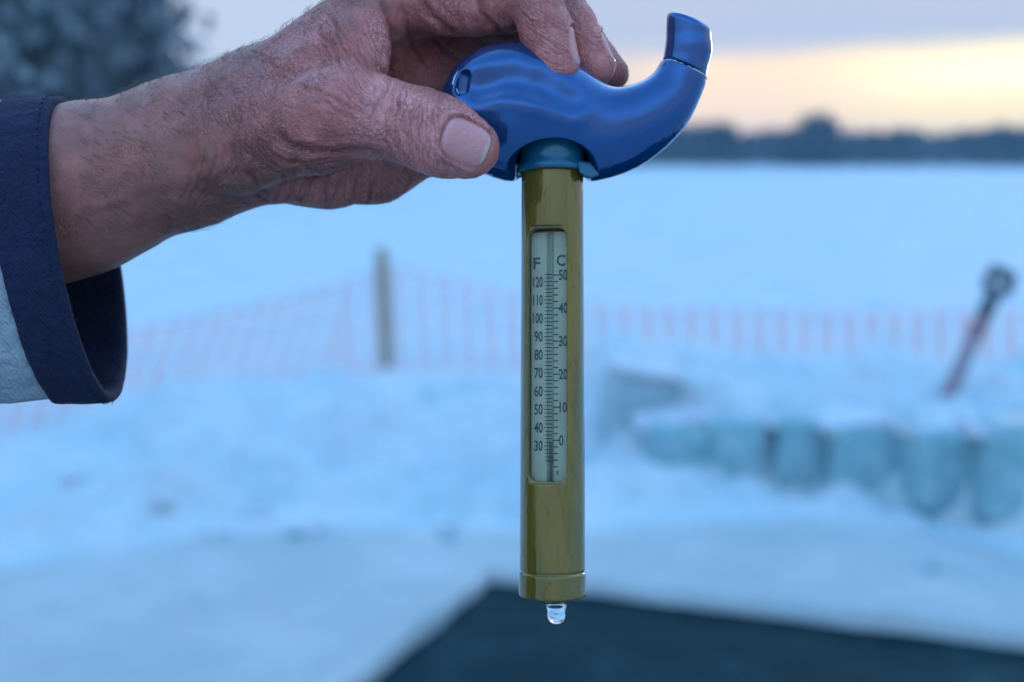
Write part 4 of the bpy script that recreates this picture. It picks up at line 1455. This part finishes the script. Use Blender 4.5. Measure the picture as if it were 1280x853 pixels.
def build_trees():
    r = np.random.default_rng(23)
    # big dark evergreens on the near shore at top left
    big = proto_tree(3, 10.0, 4.3, 0.05, 'round', 9000, 0.55, m_frost)
    big2 = proto_tree(5, 11.0, 4.6, 0.05, 'round', 8000, 0.6, m_frost)
    def ground_pos(px, depth):
        p = at_depth(px, 210, depth); return (p[0], p[1], 0.0)
    place_tree('evergreen_tree', big, ground_pos(88, 44), (0.95, 1.0), 0.4, 'large dark rounded tree rising behind the forearm at top left')
    place_tree('evergreen_tree', big2, ground_pos(-75, 50), (1.05, 1.0), 1.7, 'large dark tree at the very left edge behind the sleeve')
    place_tree('evergreen_tree', big, ground_pos(-330, 52), (1.0, 1.05), 2.9, 'large dark tree on the shore beyond the left edge')
    protos = [proto_tree(11, 9.0, 3.6, 0.10, 'round', 800, 0.9, m_twig), proto_tree(12, 9.0, 3.2, 0.12, 'bare', 1300, 1.3, m_pale_twig),
              proto_tree(13, 9.0, 2.6, 0.06, 'cone', 800, 0.9, m_needle), proto_tree(14, 9.0, 4.0, 0.10, 'round', 900, 0.9, m_needle),
              proto_tree(15, 9.0, 3.8, 0.15, 'bare', 1500, 1.4, m_twig)]
    names = ['leafy_tree', 'bare_tree', 'conifer_tree', 'evergreen_tree', 'bare_tree']
    labs = ['dark bushy tree in the far tree line across the frozen lake', 'pale bare tree on the shore across the frozen lake', 'dark pointed conifer in the far tree line across the frozen lake',
            'dark rounded evergreen in the far tree line across the frozen lake', 'brown bare tree in the far tree line across the frozen lake']
    grps = ['dark bushy trees of the far tree line', 'pale bare trees of the shore', 'pointed conifers of the far tree line', 'rounded evergreens of the far tree line', 'brown bare trees of the far tree line']
    # paler trees between the near trees and the far shore, half hidden by the wrist
    for px, dep, hpx in [(238, 95, 128), (262, 105, 118), (292, 112, 122), (322, 125, 120), (352, 135, 100), (385, 145, 95), (420, 160, 80), (470, 175, 75)]:
        s = (hpx + 8) / F * dep / 9.0
        place_tree('bare_tree', protos[1], ground_pos(px, dep), (s * 0.95, s), r.uniform(0, 6), labs[1], group=grps[1])
    # the far tree line
    px = 500.0
    while px < 1420:
        dep = r.uniform(245, 300)
        hpx = r.uniform(33, 42) + (4 if px < 900 else 0)
        k = int(r.choice([0, 0, 2, 3, 3, 4]))
        s = (hpx + 7) / F * dep / 9.0
        place_tree(names[k], protos[k], ground_pos(px, dep), (s * r.uniform(1.0, 1.35), s), r.uniform(0, 6), labs[k], group=grps[k])
        px += r.uniform(13, 23)
    s = 59 / F * 240 / 9.0
    place_tree('bare_tree', protos[4], ground_pos(1022, 240), (s * 1.0, s * 1.05), 0.7, 'tallest bare tree, standing above the far tree line right of the blue tail')
    s = 48 / F * 238 / 9.0
    place_tree('evergreen_tree', protos[3], ground_pos(990, 238), (s * 0.9, s), 2.2, 'tall dark tree touching the tallest bare tree in the far tree line')
    # undergrowth that closes the wood down to the ice
    V, Fc = [], []
    rr = np.random.default_rng(5)
    for i in range(9000):
        pxx = rr.uniform(420, 1500); dep = rr.uniform(236, 320)
        p = at_depth(pxx, 210, dep); p[2] = rr.uniform(0.1, 4.6) * rr.uniform(0.5, 1)
        d = rr.normal(0, 1, 3); d /= np.linalg.norm(d); s_ = np.cross(d, rr.normal(0, 1, 3)); s_ /= np.linalg.norm(s_)
        L = rr.uniform(0.8, 1.8); o0 = len(V)
        V += [p, p + d * L * .5 + s_ * L * .35, p + d * L, p + d * L * .5 - s_ * L * .35]; Fc.append((o0, o0 + 1, o0 + 2, o0 + 3))
    b0 = np.array([20.0, 270.0, 0.0])
    br = part('shore_brush', np.array(V), np.array(Fc), m_twig, None, b0, smooth=False)
    tag(br, 'dark brush filling the foot of the far tree line', 'brush', kind='stuff')
    # low snowy shore with drifts in front of the wood
    V, Q = [], []
    n = 160; m_ = 10
    for i in range(n + 1):
        pxx = -900 + 3000 * i / n
        for j in range(m_ + 1):
            dep = 205 + 22 * j
            p = at_depth(pxx, 210, dep)
            t = j / m_
            z = -0.3 + 1.6 * t + 0.8 * float(vnoise(np.array([[i * 0.35, j * 0.7, 0]]), 41)[0]) * min(1, 3 * t)
            V.append((p[0], p[1], z))
    for i in range(n):
        for j in range(m_):
            a = i * (m_ + 1) + j
            Q.append((a, a + m_ + 1, a + m_ + 2, a + 1))
    sh = part('far_shore', np.array(V), np.array(Q), MATS['snow_cap'], None, (0, 250, 0))
    sh['kind'] = 'structure'
build_trees()

# ------------------------------------------------------------------ evening haze over the lake
def build_haze():
    m = bpy.data.materials.new('haze'); m.use_nodes = True
    t = m.node_tree; t.nodes.clear()
    v = t.nodes.new('ShaderNodeVolumePrincipled')
    v.inputs['Color'].default_value = (0.35, 0.72, 1.0, 1)
    v.inputs['Density'].default_value = HAZE
    out = t.nodes.new('ShaderNodeOutputMaterial'); t.links.new(v.outputs[0], out.inputs['Volume'])
    mb = MB()
    x, y, z0, z1 = 960, 960, -1.6, 15.0
    V = [(sx * x, sy * y, z) for z in (z0, z1) for sy in (-1, 1) for sx in (-1, 1)]
    mb.add(V, [(0, 2, 3, 1), (4, 5, 7, 6), (0, 1, 5, 4), (2, 6, 7, 3), (0, 4, 6, 2), (1, 3, 7, 5)])
    h = mb.build('haze', m, None, (0, 0, 0), smooth=False)
    h['kind'] = 'stuff'
HAZE = 0.0010
build_haze()
